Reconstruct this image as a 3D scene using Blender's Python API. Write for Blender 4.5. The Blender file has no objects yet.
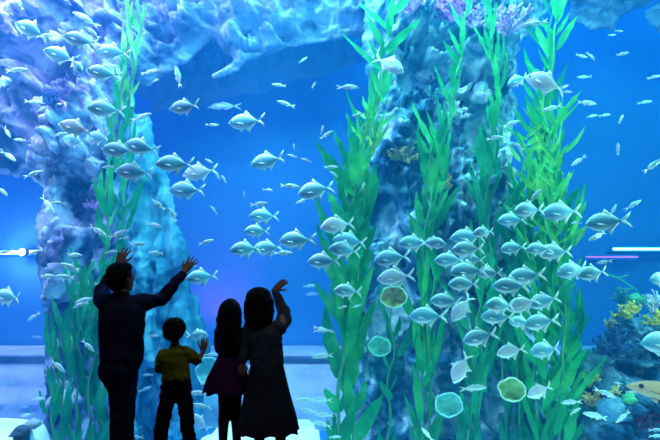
import bpy, bmesh, math, random
import numpy as np
from mathutils import Vector, Matrix, Euler
random.seed(7)
RNG = np.random.default_rng(7)
C = bpy.context.scene.collection
F = 560.0
TILT = math.atan(65/F)
CAM = Vector((0, 0, 1.6))
R = math.radians

def P(px, py, d):
    """the point of the place seen at pixel (px, py), d metres in front of the camera along world Y"""
    u, v = (px-330)/F, (220-py)/F
    k = d/(math.cos(TILT)-v*math.sin(TILT))
    return Vector((u*k, d, 1.6+k*(math.sin(TILT)+v*math.cos(TILT))))
def mpp(py, d):
    v = (220-py)/F
    return d/(math.cos(TILT)-v*math.sin(TILT))/F      # metres per pixel there

# ---------------------------------------------------------------- helpers
def tag(o, label=None, cat=None, group=None, kind=None):
    if label: o['label'] = label
    if cat: o['category'] = cat
    if group: o['group'] = group
    if kind: o['kind'] = kind
    return o
def link(name, me, mat=None, parent=None, smooth=True):
    o = bpy.data.objects.new(name, me); C.objects.link(o)
    if mat:
        for m in (mat if isinstance(mat, (list, tuple)) else [mat]): me.materials.append(m)
    if smooth and len(me.polygons): me.polygons.foreach_set('use_smooth', [True]*len(me.polygons))
    if parent: o.parent = parent
    return o
def empty(name, loc, rz=0):
    o = bpy.data.objects.new(name, None); C.objects.link(o); o.location = loc; o.rotation_euler = (0,0,rz)
    o.empty_display_size = .1
    return o
def mesh(name, v, f, mi=None):
    me = bpy.data.meshes.new(name); me.from_pydata([tuple(map(float, p)) for p in v], [], f); me.update()
    if mi is not None: me.polygons.foreach_set('material_index', mi)
    return me
def box(name, lo, hi, mat, parent=None, bevel=0.0):
    bm = bmesh.new(); bmesh.ops.create_cube(bm, size=1)
    for v in bm.verts:
        v.co = Vector([(lo[i]+hi[i])/2+v.co[i]*(hi[i]-lo[i]) for i in range(3)])
    if bevel: bmesh.ops.bevel(bm, geom=bm.edges[:], offset=bevel, segments=2, affect='EDGES')
    me = bpy.data.meshes.new(name); bm.to_mesh(me); bm.free()
    return link(name, me, mat, parent, smooth=False)

# ---------------------------------------------------------------- noise (numpy)
def _h(ix, iy, iz, s=0):
    n = (ix.astype(np.int64)*374761393 + iy.astype(np.int64)*668265263 + iz.astype(np.int64)*2147483647 + s*144665) & 0xffffffff
    n = ((n ^ (n >> 13))*1274126177) & 0xffffffff
    n = ((n ^ (n >> 16))*2246822519) & 0xffffffff
    return ((n ^ (n >> 15)) & 0xffffff)/float(0xffffff)
def vn(x, y, z=None, s=0):
    x = np.asarray(x, float); y = np.asarray(y, float); z = np.zeros_like(x) if z is None else np.asarray(z, float)
    ix, iy, iz = np.floor(x), np.floor(y), np.floor(z)
    fx, fy, fz = x-ix, y-iy, z-iz
    fx, fy, fz = [t*t*(3-2*t) for t in (fx, fy, fz)]
    r = 0
    for a in (0, 1):
        for b in (0, 1):
            for c in (0, 1):
                r = r + _h(ix+a, iy+b, iz+c, s)*(fx if a else 1-fx)*(fy if b else 1-fy)*(fz if c else 1-fz)
    return r
def fbm(x, y, z=None, o=4, s=0):
    r, a, t = 0, 1., 0
    for i in range(o):
        k = 2.03**i
        r = r + a*vn(x*k, y*k, None if z is None else z*k, s+i); t += a; a *= .5
    return r/t
def cells(x, y, s=0):
    """boulder field: blocks of random height and tilt, dark cracks between them; returns height, crack"""
    ix, iy = np.floor(x), np.floor(y)
    d1 = np.full(x.shape, 9.); d2 = np.full(x.shape, 9.); hh = np.zeros(x.shape)
    for a in (-1, 0, 1):
        for b in (-1, 0, 1):
            cx, cy = ix+a, iy+b
            px = cx+_h(cx, cy, cx*0, s); py = cy+_h(cx, cy, cx*0, s+1)
            d = np.hypot(x-px, y-py)
            h = _h(cx, cy, cx*0, s+2)+(x-px)*(_h(cx, cy, cx*0, s+3)-.5)*1.0+(y-py)*(_h(cx, cy, cx*0, s+4)-.5)*1.0
            n = d < d1
            d2 = np.where(n, d1, np.minimum(d2, d)); hh = np.where(n, h, hh); d1 = np.where(n, d, d1)
    return hh, np.clip((d2-d1)*5, 0, 1)

# ---------------------------------------------------------------- materials
def mat(name, col=(.5,.5,.5), rough=.6, metal=0., spec=.4):
    m = bpy.data.materials.new(name); m.use_nodes = True
    b = m.node_tree.nodes['Principled BSDF']
    b.inputs['Base Color'].default_value = (*col, 1); b.inputs['Roughness'].default_value = rough
    b.inputs['Metallic'].default_value = metal; b.inputs['Specular IOR Level'].default_value = spec
    return m
def noisy(name, cols, scale=4, rough=.7, bump=.3, detail=6, stretch=(1,1,1), bscale=None, spec=.3, dist=0., pos=None):
    """colours mixed by a noise laid out in the object's own coordinates"""
    m = mat(name, cols[0], rough, spec=spec); nt = m.node_tree; N, L = nt.nodes, nt.links; b = N['Principled BSDF']
    tc = N.new('ShaderNodeTexCoord'); mp = N.new('ShaderNodeMapping'); mp.inputs['Scale'].default_value = stretch
    L.new(tc.outputs['Object'], mp.inputs['Vector'])
    n = N.new('ShaderNodeTexNoise'); n.inputs['Scale'].default_value = scale; n.inputs['Detail'].default_value = detail
    n.inputs['Distortion'].default_value = dist
    L.new(mp.outputs[0], n.inputs['Vector'])
    r = N.new('ShaderNodeValToRGB'); el = r.color_ramp.elements
    ps = pos or [.32+.36*i/(len(cols)-1) for i in range(len(cols))]
    while len(el) < len(cols): el.new(.5)
    for e, c, p in zip(el, cols, ps): e.position = p; e.color = (*c, 1)
    L.new(n.outputs['Fac'], r.inputs[0]); L.new(r.outputs[0], b.inputs['Base Color'])
    if bump:
        n2 = N.new('ShaderNodeTexNoise'); n2.inputs['Scale'].default_value = bscale or scale*4; n2.inputs['Detail'].default_value = 6
        L.new(mp.outputs[0], n2.inputs['Vector'])
        bp = N.new('ShaderNodeBump'); bp.inputs['Strength'].default_value = bump; bp.inputs['Distance'].default_value = .05
        L.new(n2.outputs['Fac'], bp.inputs['Height']); L.new(bp.outputs[0], b.inputs['Normal'])
    return m
def emis(name, col, st):
    m = mat(name, col); b = m.node_tree.nodes['Principled BSDF']
    b.inputs['Emission Color'].default_value = (*col, 1); b.inputs['Emission Strength'].default_value = st
    return m

# ---------------------------------------------------------------- the setting
X0, X1, YG, YB, ZT = -9.5, 9.5, 5.75, 12.6, 12.4
M_wall = noisy('blue_tank_paint', [(.06,.26,.60), (.075,.30,.66)], scale=.5, rough=.8, bump=.05, stretch=(.5,1,1.5))
M_dark = mat('dark_hall_paint', (.012,.014,.02), .8)
tag(box('wall_back', (X0, YB, -1.2), (X1, YB+.3, ZT+.6), M_wall), kind='structure')
tag(box('wall_left', (X0-.3, YG, -1.2), (X0, YB+.3, ZT+.6), M_wall), kind='structure')
tag(box('wall_right', (X1, YG, -1.2), (X1+.3, YB+.3, ZT+.6), M_wall), kind='structure')
tag(box('wall_front', (X0-.3, YG-.25, 6.2), (X1+.3, YG, ZT+.6), M_dark), kind='structure')
tag(box('floor', (X0-.3, -3, -1.2), (X1+.3, YG, 0), noisy('hall_carpet', [(.01,.012,.02), (.02,.022,.03)], scale=60, rough=.95, bump=.2)), kind='structure')
tag(box('floor_tank', (X0, YG+.001, -1.2), (X1, YB, -.9), noisy('blue_floor', [(.05,.42,.85), (.10,.5,.9)], scale=2, rough=.8)), kind='structure')

# acrylic viewing panel
mg = bpy.data.materials.new('clear_acrylic'); mg.use_nodes = True
N, L = mg.node_tree.nodes, mg.node_tree.links
N.remove(N['Principled BSDF'])
t = N.new('ShaderNodeBsdfTransparent'); g = N.new('ShaderNodeBsdfGlossy'); g.inputs['Roughness'].default_value = .02
fr = N.new('ShaderNodeFresnel'); fr.inputs['IOR'].default_value = 1.15; mx = N.new('ShaderNodeMixShader')
t.inputs['Color'].default_value = (.985,.995,1,1)
L.new(fr.outputs[0], mx.inputs[0]); L.new(t.outputs[0], mx.inputs[1]); L.new(g.outputs[0], mx.inputs[2])
L.new(mx.outputs[0], N['Material Output'].inputs[0])
tag(box('window_1', (X0, YG-.16, 0), (X1, YG-.02, 6.2), mg), kind='structure')

# the water: a body of real scattering and absorbing volume
mw = bpy.data.materials.new('tank_water'); mw.use_nodes = True
N, L = mw.node_tree.nodes, mw.node_tree.links
N.remove(N['Principled BSDF'])
sc = N.new('ShaderNodeVolumeScatter'); ab = N.new('ShaderNodeVolumeAbsorption'); ad = N.new('ShaderNodeAddShader')
sc.inputs['Color'].default_value = (.03,.37,.88,1); sc.inputs['Density'].default_value = WATER_S if 'WATER_S' in globals() else .062
sc.inputs['Anisotropy'].default_value = .0
ab.inputs['Color'].default_value = (.2,.78,.97,1); ab.inputs['Density'].default_value = .11
L.new(sc.outputs[0], ad.inputs[0]); L.new(ab.outputs[0], ad.inputs[1]); L.new(ad.outputs[0], N['Material Output'].inputs['Volume'])
tag(box('water', (X0+.001, YG+.002, -.899), (X1-.001, YB-.001, ZT), mw), kind='structure')

# sand bed near the glass: a drift of pale sand with a soft far edge
def sand_bed():
    xs = np.arange(X0+.02, X1, .06); ys = np.concatenate([np.linspace(YG+.01, 7.6, 44)])
    gx, gy = np.meshgrid(xs, ys)
    win = np.clip((-3.12-gx)/.25, 0, 1)+np.clip((gx+1.42)/.2, 0, 1)*np.clip((.05-gx)/.25, 0, 1)
    edge = 5.2+1.72*win+.25*(fbm(gx*.9, gx*0+3, s=5)-.5)*2
    h = .02+.05*(fbm(gx*1.2, gy*2.5, s=9)-.5)-.95*np.clip((gy-edge)/.55, 0, 1)**1.5+.006*np.sin(gy*42+3*fbm(gx*1.5, gy*1.5, s=2))
    h = np.maximum(h, -.91)
    ny, nx = gx.shape
    v = np.stack([gx, gy, h], -1).reshape(-1, 3)
    f = [(j*nx+i, j*nx+i+1, (j+1)*nx+i+1, (j+1)*nx+i) for j in range(ny-1) for i in range(nx-1)]
    return mesh('sand_bed', v, f)
o = link('sand_bed', sand_bed(), noisy('pale_sand', [(.72,.78,.78), (.9,.93,.92)], scale=9, rough=.9, bump=.25, bscale=120))
tag(o, 'pale rippled sand lying on the tank floor just behind the glass', 'sand', kind='stuff')

# ---------------------------------------------------------------- rocks
SURF = {}
def inside_sd(px, py, poly):
    n = len(poly); ins = np.zeros(px.shape, bool); dm = np.full(px.shape, 1e9)
    for i in range(n):
        x1, y1 = poly[i]; x2, y2 = poly[(i+1) % n]
        c = ((y1 > py) != (y2 > py)) & (px < (x2-x1)*(py-y1)/((y2-y1) if y2 != y1 else 1e-9)+x1)
        ins ^= c
        ex, ey = x2-x1, y2-y1; t_ = np.clip(((px-x1)*ex+(py-y1)*ey)/(ex*ex+ey*ey+1e-12), 0, 1)
        dm = np.minimum(dm, np.hypot(px-x1-t_*ex, py-y1-t_*ey))
    return np.where(ins, dm, -dm)
def rock(name, pix, d, T, material, label, pits=(), step=.032, cs=(1.5, .8), big=1.0, w=.35, seed=1, bumps=(), lean=0., rough_edge=.16, kind=None, striate=0.):
    """a closed boulder mass: an outline in the XZ plane, bulging to both sides, blocks, cracks and hollows over it"""
    poly = [(P(x, y, d).x, P(x, y, d).z) for x, y in pix]
    ax = [p[0] for p in poly]; az = [p[1] for p in poly]
    z0 = max(min(az), -1.0)
    xs = np.arange(min(ax)-.1, max(ax)+.1, step); zs = np.arange(z0, max(az)+.1, step)
    gx, gz = np.meshgrid(xs, zs)
    wx = gx+.35*(fbm(gx*1.3, gz*1.3, s=seed+40)-.5); wz = gz+.35*(fbm(gx*1.3, gz*1.3, s=seed+50)-.5)
    sd = inside_sd(gx, gz, poly)+rough_edge*(fbm(gx*3.2, gz*3.2, s=seed)-.5)*2
    if z0 <= -.44: sd = np.where(gz < 0, np.maximum(sd, .0)+sd*0, sd)
    h1, c1 = cells(wx*cs[0], wz*cs[1], seed); h2, c2 = cells(wx*cs[0]*2.6, wz*cs[1]*2.6, seed+7)
    h3, c3 = cells(wx*cs[0]*6.5, wz*cs[1]*6.5, seed+9)
    prof = 1-np.exp(-np.maximum(sd, 0)/w)
    rd = lambda k, z, q: 1-np.abs(2*fbm(wx*k*cs[0], wz*k*cs[1]*z, s=seed+q, o=3)-1)*2.2
    rel = .55+.62*(h1-.5)+.10*(h2-.5)*2-.10*(1-c1)-.05*(1-c2)+.30*(rd(1.0,1,8)-.5)+.25*(rd(2.6,1.2,9)-.5)+.13*(rd(6,1,10)-.5)+.45*(fbm(gx*.9, gz*.9, s=seed+3)-.5)+.07*(fbm(gx*12, gz*12, s=seed+4)-.5)
    if striate: rel = rel+striate*(fbm(gx*5, gz*.7, s=seed+6)-.5)*2
    rel = .55+(rel-.55)*big
    for (x, y, r, dep) in pits:
        c = P(x, y, d-T*.6); rr = r*mpp(y, d-T*.6)
        e = np.exp(-(((gx-c.x)/rr)**2+((gz-c.z)/rr)**2)*1.0); rel = rel-dep*np.minimum(e*1.5, 1)
    for (x, y, rx, ry, dep) in bumps:
        c = P(x, y, d-T*.6); k = mpp(y, d-T*.6)
        e = np.exp(-(((gx-c.x)/(rx*k))**2+((gz-c.z)/(ry*k))**2)); rel = rel+dep*e
    yf = d-T*prof*np.clip(rel, .04, 1.6)+lean*(gz-2)
    yb = d+.7*T*prof*(.6+.5*(h1-.5))+lean*(gz-2)
    ny, nx = gx.shape; keep = sd > 0
    idx = -np.ones(gx.shape, int); n = int(keep.sum()); idx[keep] = np.arange(n)
    front = np.stack([gx[keep], yf[keep], gz[keep]], -1); back = np.stack([gx[keep], yb[keep], gz[keep]], -1)
    a, b, c, e = idx[:-1, :-1], idx[:-1, 1:], idx[1:, 1:], idx[1:, :-1]
    ok = (a >= 0) & (b >= 0) & (c >= 0) & (e >= 0)
    q = np.stack([a[ok], b[ok], c[ok], e[ok]], -1)
    # seam: quads joining front and back along the border edges
    from collections import Counter
    ed = Counter(); und = {}
    for r_ in q.tolist():
        for i in range(4):
            k = (r_[i], r_[(i+1) % 4]); u = (min(k), max(k)); ed[u] += 1; und[u] = k
    seam = [(und[u][1], und[u][0], und[u][0]+n, und[u][1]+n) for u, m_ in ed.items() if m_ == 1]
    faces = q.tolist()+(q[:, ::-1]+n).tolist()+seam
    me = mesh(name, np.concatenate([front, back]), faces)
    bm = bmesh.new(); bm.from_mesh(me)
    bmesh.ops.delete(bm, geom=[v for v in bm.verts if not v.link_faces], context='VERTS'); bm.to_mesh(me); bm.free()
    o = link(name, me, material); tag(o, label, 'rock', kind=kind)
    SURF[label] = (xs, zs, yf, keep)
    return o, (xs, zs, yf, keep)
def on_rock(surf, px, py, d0, sink=.02):
    """walk along the sight line to the front of a rock"""
    xs, zs, yf, keep = surf
    d = d0
    for _ in range(400):
        p = P(px, py, d)
        i = int(round((p.x-xs[0])/(xs[1]-xs[0]))); j = int(round((p.z-zs[0])/(zs[1]-zs[0])))
        if 0 <= i < len(xs) and 0 <= j < len(zs) and keep[j, i] and p.y >= yf[j, i]: return Vector((p.x, p.y+sink, p.z))
        d += .01
    return P(px, py, d0+1)

M_rockL = noisy('lavender_rock', [(.03,.04,.12), (.16,.15,.28), (.52,.47,.66), (.95,.90,1)], scale=1.7, detail=10, pos=[.34,.44,.53,.62], rough=.85, bump=1.0, bscale=9, dist=.6)
M_rockC = noisy('grey_blue_rock', [(.01,.08,.16), (.05,.22,.32), (.30,.54,.62), (.95,1,1)], scale=1.7, detail=10, pos=[.34,.44,.53,.62], rough=.85, bump=1.0, bscale=10, dist=.8)
M_rockT = noisy('pale_ledge_rock', [(.05,.09,.16), (.20,.26,.36), (.52,.58,.68), (.95,.97,1)], scale=1.4, detail=10, pos=[.30,.42,.53,.66], rough=.85, bump=1.0, bscale=9, dist=.8, stretch=(.7,1,1.6))
M_rockA = noisy('cyan_lit_rock', [(.01,.10,.18), (.04,.26,.36), (.12,.46,.58), (.40,.80,.9)], scale=2, rough=.85, bump=.7, bscale=8, dist=.8, stretch=(1.4,1,.5))  # cyan of the light on this column is put into its colour
M_rockD = noisy('reef_rock', [(.02,.09,.18), (.05,.18,.30), (.22,.42,.52)], scale=2.5, rough=.9, bump=1, bscale=12, dist=.6)
M_rockF = noisy('shelf_rock', [(.62,.66,.85), (.92,.93,1)], scale=1.8, rough=.9, bump=.6, bscale=7)

rockL, sL = rock('rock_overhang', [(-60,-60),(140,-60),(134,40),(137,110),(130,160),(120,200),(122,260),(121,345),(118,480),(52,480),(49,380),(46,300),(41,250),(43,200),(37,165),(20,174),(-20,168),(-60,175)],
     9.5, 1.5, M_rockL, 'lavender rock wall overhanging behind the man, kelp growing down its edge', cs=(1.5,.75), seed=11, striate=.22,
     pits=[(15,45,22,.5),(8,95,16,.35),(55,100,14,.35),(86,60,9,.3),(70,88,14,.35),(44,60,10,.3),(62,205,10,.3),(100,200,16,.35),(92,300,20,.4),(90,360,20,.4),(30,130,10,.3)],
     bumps=[(0,33,14,5,.5),(22,27,14,5,.5),(44,18,13,5,.55),(62,11,13,6,.6),(82,9,14,5,.5),(104,5,14,5,.5),(66,48,6,22,.35),(96,40,5,26,.35),(118,50,6,26,.3),(22,72,10,18,.4),(75,225,14,14,.15),(22,140,8,25,.35),(60,150,6,22,.3),(100,140,8,30,.3)])
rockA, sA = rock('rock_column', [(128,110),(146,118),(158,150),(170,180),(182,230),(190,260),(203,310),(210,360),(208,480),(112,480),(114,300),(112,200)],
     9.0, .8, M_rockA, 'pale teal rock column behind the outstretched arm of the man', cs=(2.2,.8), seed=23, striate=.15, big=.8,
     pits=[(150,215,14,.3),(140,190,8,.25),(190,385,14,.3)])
rockT, sT = rock('rock_ledge', [(100,-60),(112,60),(128,84),(150,86),(166,77),(188,62),(198,52),(213,38),(222,50),(233,58),(222,68),(206,76),(214,81),(238,72),(248,61),(266,55),(292,47),(330,41),(362,35),(385,40),(395,-60)],
     10.0, 1.5, M_rockT, 'pale blue rock ledge jutting out along the top of the tank', cs=(1.0,1.5), seed=31, w=.28, rough_edge=.07,
     pits=[(186,38,10,.4),(244,18,10,.35),(312,12,10,.35),(160,22,6,.3),(300,26,8,.3),(205,15,7,.3)],
     bumps=[(330,24,24,9,.35),(265,45,20,5,.3),(225,71,14,4,.4)])
rockU, sU = rock('rock_ledge', [(120,-60),(130,80),(150,112),(200,106),(280,90),(340,68),(364,66),(372,-60)],
     11.6, .8, mat('far_rock', (.16,.30,.42), .9), 'dim smooth rock shelf receding under the pale ledge', seed=37, big=.6, w=.6)
rockC, sC = rock('rock_outcrop', [(340,-60),(363,-20),(362,50),(368,95),(363,150),(360,200),(354,260),(352,300),(346,350),(338,400),(330,480),(600,480),(566,430),(545,380),(532,310),(522,250),(515,200),(512,150),(516,110),(513,60),(528,30),(560,0),(580,-60)],
     9.2, 1.25, M_rockC, 'broad blue-grey rock pillar between the tall kelps, corals growing on it', cs=(1.3,.8), seed=43, step=.025, big=1.25,
     pits=[(424,60,13,.5),(470,66,10,.5),(382,205,16,.6),(395,235,14,.5),(475,140,13,.5),(455,30,8,.3),(392,372,20,.6),(410,405,24,.5),(480,225,8,.4),(440,95,8,.3),(455,340,20,.5),(365,70,7,.3),(480,400,26,.5),(430,150,10,.3)],
     bumps=[(448,88,10,6,.6),(434,98,10,7,.6),(420,110,10,7,.6),(406,124,10,7,.55),(392,138,9,8,.5),(381,152,8,9,.45),(486,85,6,16,.5),(493,112,6,16,.5),(425,78,7,9,.4),(440,48,34,4,.35),(478,60,8,12,.3),(412,220,12,9,.3),(470,190,16,9,.35),(395,120,9,30,.25)])
rockR, sR = rock('rock_ledge', [(560,-60),(566,8),(574,24),(588,29),(602,31),(614,29),(617,20),(630,9),(648,6),(662,2),(700,-60)],
     10.6, .9, M_rockT, 'ragged pale rock hanging at the top beyond the right kelp', cs=(1.3,1.8), seed=53, w=.3, rough_edge=.16)
rockQ, sQ = rock('rock_ledge', [(640,10),(648,24),(656,34),(680,42),(720,30),(720,0),(660,2)],
     10.9, .6, M_rockT, 'small pale rock knob hanging at the top right corner', cs=(2,2), seed=57, w=.3)
rockD, sD = rock('reef_mound', [(560,480),(566,440),(568,400),(574,372),(600,335),(610,318),(622,312),(640,316),(655,312),(672,296),(760,290),(800,480)],
     8.1, .9, M_rockD, 'dark coral-covered reef mound on the tank floor beside the right kelp', cs=(2.4,2.2), seed=61, w=.3, step=.026,
     pits=[(605,375,12,.3),(640,365,14,.3)], bumps=[(588,392,11,20,.75),(620,330,18,6,.2),(640,405,16,6,.2)])
# low shelf along the foot of the back wall
def shelf():
    xs = np.arange(X0+.02, X1, .07); prof = [(10.3,-.92),(10.35,-.5),(10.5,-.42),(10.7,-.30),(10.8,-.02),(11.0,.06),(11.35,.08),(11.4,.12),(11.38,.20),(11.1,.22),(11.02,.25),(11.05,.28),(11.7,.28),(12.1,.28),(12.55,.28)]
    t_ = np.linspace(0, len(prof)-1, 79); ys = np.interp(t_, range(len(prof)), [p[0] for p in prof]); zs = np.interp(t_, range(len(prof)), [p[1] for p in prof])
    gx, gy = np.meshgrid(xs, ys); _, gz = np.meshgrid(xs, zs)
    k = np.clip((.05-gz)*4, 0, 1)
    gy = gy-.6*k*(fbm(gx*1.1, gz*3, s=71)-.3)-.12*k*(fbm(gx*5, gz*6, s=72)-.5)
    ny, nx = gx.shape
    v = np.stack([gx, gy, gz], -1).reshape(-1, 3)
    f = [(j*nx+i, j*nx+i+1, (j+1)*nx+i+1, (j+1)*nx+i) for j in range(ny-1) for i in range(nx-1)]
    return mesh('rock_shelf', v, f)
tag(link('rock_shelf', shelf(), M_rockF), 'low pale shelf running along the foot of the back wall', 'shelf')

def boulder(name, px, py, size, m, label, seed, cat='rock', flat=.6, d=None):
    bm = bmesh.new(); bmesh.ops.create_icosphere(bm, subdivisions=4, radius=1)
    co = np.array([v.co for v in bm.verts]); n = fbm(co[:,0]*1.6+seed, co[:,1]*1.6, co[:,2]*1.6, s=seed)+.25*fbm(co[:,0]*5, co[:,1]*5, co[:,2]*5, s=seed+1)
    for v, k in zip(bm.verts, n): v.co = Vector((v.co.x, v.co.y, v.co.z*flat))*float(.5+.8*k)*size
    me = bpy.data.meshes.new(name); bm.to_mesh(me); bm.free()
    o = link(name, me, m); o.location = P(px, py, d); tag(o, label, cat)
    return o
boulder('rock', 33, 424, .09, mat('pebble_grey', (.3,.36,.42), .9), 'small grey stone lying on the sand by the left kelp', 3, d=6.45)
boulder('rock', 20, 437, .10, mat('pebble_dark', (.03,.08,.16), .9), 'dark blue stone on the sand at the bottom edge', 5, flat=1.2, d=6.15)
# ---------------------------------------------------------------- kelp
def kelp_mat(name, a, b, c):
    m = noisy(name, [a, b, c], scale=2.2, rough=.5, bump=.25, bscale=30, spec=.25)
    nt = m.node_tree; N, L = nt.nodes, nt.links; ramp = [n for n in N if n.type == 'VALTORGB'][0]
    tr = N.new('ShaderNodeBsdfTranslucent'); mx = N.new('ShaderNodeMixShader'); mx.inputs[0].default_value = .4
    L.new(ramp.outputs[0], tr.inputs['Color']); L.new(N['Principled BSDF'].outputs[0], mx.inputs[1]); L.new(tr.outputs[0], mx.inputs[2])
    L.new(mx.outputs[0], N['Material Output'].inputs[0])
    return m
M_k1 = kelp_mat('kelp_green', (.008,.34,.10), (.02,.54,.14), (.13,.80,.18))
M_k2 = kelp_mat('kelp_dark_green', (.004,.28,.11), (.015,.46,.18), (.05,.66,.22))
M_k3 = kelp_mat('kelp_yellow_green', (.03,.50,.12), (.14,.78,.15), (.60,1,.2))
M_st = mat('kelp_stipe', (.10,.42,.14), .6)
def tube_mesh(paths, sides=6):
    """paths: list of lists of (point, radius)"""
    V, Fc = [], []
    for path in paths:
        b0 = len(V); pts = [Vector(p) for p, r in path]
        for i, (p, r) in enumerate(path):
            t = (pts[min(i+1, len(pts)-1)]-pts[max(i-1, 0)])
            t = t.normalized() if t.length > 1e-9 else Vector((0,0,1))
            u = t.orthogonal().normalized() if abs(t.y) > .95 else t.cross(Vector((0,1,0))).normalized(); w = t.cross(u)
            for k in range(sides):
                a = 2*math.pi*k/sides; V.append(pts[i]+r*(u*math.cos(a)+w*math.sin(a)))
        for i in range(len(path)-1):
            for k in range(sides):
                a = b0+i*sides+k; b = b0+i*sides+(k+1) % sides
                Fc.append((a, b, b+sides, a+sides))
        Fc.append(tuple(b0+k for k in range(sides))[::-1]); e = b0+(len(path)-1)*sides; Fc.append(tuple(e+k for k in range(sides)))
    return V, Fc
def kelp(path, d, leaf, n, label, m=None, wid=.11, spread=.10, up=(25, 60), seed=0, r=.016, name='kelp', group=None, strands=1, curl=.35, taper=None):
    rnd = random.Random(seed*17+5)
    root = empty(name, P(path[-1][0], path[-1][1], d)); base = root.location.copy()
    tag(root, label, 'kelp', group)
    V, Fc, tubes = [], [], []
    for s in range(strands):
        off = Vector(((s-(strands-1)/2)*.16+rnd.uniform(-.03,.03), rnd.uniform(-.12,.12)*(strands > 1), 0))
        pts = [P(x, y, d)+off for x, y in path]
        # smooth spline through the points
        def at(t):
            t = min(max(t, 0), .9999)*(len(pts)-1); i = int(t); f = t-i
            p0, p1, p2, p3 = pts[max(i-1, 0)], pts[i], pts[i+1], pts[min(i+2, len(pts)-1)]
            return .5*((2*p1)+(p2-p0)*f+(2*p0-5*p1+4*p2-p3)*f*f+(3*p1-p0-3*p2+p3)*f**3)
        wob = lambda t: Vector((.03*math.sin(t*19+seed+s), .05*math.sin(t*13+seed*2+s), 0))
        tubes.append([(at(k/40)+wob(k/40)-base, r*(.6+.6*k/40)) for k in range(41)])
        N_ = n//strands
        for q in range(N_):
            t = (q+rnd.random())/N_; b = at(t)+wob(t)
            side = 1 if q % 2 else -1
            phi = rnd.gauss(0, .6)                      # out of the picture plane
            a0 = R(rnd.uniform(*up)); a1 = a0*.6+R(rnd.uniform(-30, 22))
            ln = leaf*1.12*rnd.uniform(.5, 1.25)*(1 if not taper else taper(t)); wd = wid*.78*rnd.uniform(.6, 1.2)*min(1, ln/leaf+.15)
            tw = rnd.uniform(-.7, .7); cu = rnd.uniform(.5, 1.6)*curl
            p = b+Vector((rnd.uniform(-1,1)*spread*.4, rnd.uniform(-1,1)*spread, 0)); S = 9; base_i = len(V)
            for i in range(S+1):
                u = i/S; a = a0+(a1-a0)*u
                dr = Vector((side*math.sin(a)*math.cos(phi), math.sin(a)*math.sin(phi), math.cos(a)))
                dr.y += .12*math.sin(u*5+tw*4)*cu
                dr.normalize()
                if i: p = p+dr*ln/S
                wv = dr.cross(Vector((math.sin(tw)*.9, -1, .2*tw))).normalized(); nv = wv.cross(dr)
                w_ = wd*.5*(math.sin(math.pi*min(1, u**.75*.97+.03))**.8)*(1+.12*math.sin(u*22+tw*5))
                if i == S: w_ = .002
                rip = .16*wd*math.sin(u*17+tw*6)
                V += [p-wv*w_+nv*(.25*w_+rip)-base, p-base, p+wv*w_+nv*(.25*w_-rip)-base]
            for i in range(S):
                k = base_i+i*3
                Fc += [(k, k+1, k+4, k+3), (k+1, k+2, k+5, k+4)]
    link('fronds', mesh('fronds', V, Fc), m or M_k1, root)
    tv, tf = tube_mesh(tubes); link('stipe', mesh('stipe', tv, tf), M_st, root)
    return root
G = 'kelp stands of the tank'
kelp([(139,-12),(134,30),(130,70),(126,110)], 7.9, .42, 26, 'pale yellow-green kelp top trailing down the edge of the lavender rock wall', M_k3, .09, .05, (5,28), 1, r=.03, strands=2)
kelp([(126,110),(121,150),(116,200),(114,250),(110,300)], 8.0, .60, 40, 'green kelp in the middle of the rock wall above the head of the man', M_k1, .13, .12, (5,30), 2, strands=2)
kelp([(84,292),(84,330),(82,380),(84,470)], 7.7, .62, 44, 'dim teal kelp clump between the left sand and the man', M_k2, .15, .15, (8,38), 3, strands=2)
kelp([(66,335),(62,380),(64,470)], 7.6, .5, 30, 'narrow teal kelp standing at the edge of the left sand', M_k2, .13, .1, (0,32), 4, strands=2)
kelp([(108,330),(104,390),(106,470)], 7.7, .5, 22, 'teal kelp rising close behind the back of the man', M_k2, .13, .1, (5,36), 5)
kelp([(396,-12),(388,40),(380,85),(374,120),(366,160),(360,185)], 7.8, .62, 30, 'bright green kelp hanging along the upper left flank of the rock pillar', M_k1, .14, .08, (12,50), 6)
kelp([(372,110),(364,145),(352,185),(350,220)], 7.7, .42, 34, 'bushy yellow-green kelp crown at the pillar edge, half way up', M_k3, .08, .16, (10,60), 7, strands=2)
kelp([(360,185),(356,220),(354,260),(351,300),(349,345),(346,395),(344,470)], 7.6, .74, 62, 'big green kelp with broad blades down the left flank of the pillar', M_k1, .22, .12, (10,42), 8, r=.022, strands=2)
kelp([(472,-12),(462,40),(455,78),(448,120),(440,160),(437,200)], 7.9, .55, 30, 'green kelp crossing the purple coral in front of the pillar top', M_k1, .11, .06, (8,40), 9)
kelp([(438,150),(434,190),(430,230),(428,280),(424,330),(424,390),(428,470)], 7.8, .66, 56, 'green kelp with long blades in the middle of the rock pillar', M_k1, .15, .12, (6,35), 10, strands=2)
kelp([(484,-12),(489,30),(496,70),(498,110),(494,150),(492,200)], 7.9, .50, 30, 'slim green kelp beside the lilac coral on the pillar', M_k1, .11, .06, (4,38), 11)
kelp([(490,170),(486,220),(484,280),(478,340),(474,400),(470,470)], 7.8, .62, 52, 'dark green kelp behind the dense school of silver fish', M_k2, .15, .14, (6,34), 12, strands=2)
kelp([(560,-12),(556,30),(550,70),(546,110),(545,150),(543,180)], 7.7, .60, 30, 'tall broad-bladed green kelp standing clear against blue water', M_k1, .13, .06, (6,42), 13, r=.02)
kelp([(556,-12),(543,60),(540,110),(538,150)], 8.3, .55, 14, 'faint thin kelp strand behind the tall clear kelp', M_k2, .10, .06, (10,50), 14)
kelp([(548,125),(545,170),(543,215),(546,260)], 7.6, .44, 130, 'bushy bright kelp crown full of short pointed blades', M_k3, .085, .24, (14,66), 15, strands=3)
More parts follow.
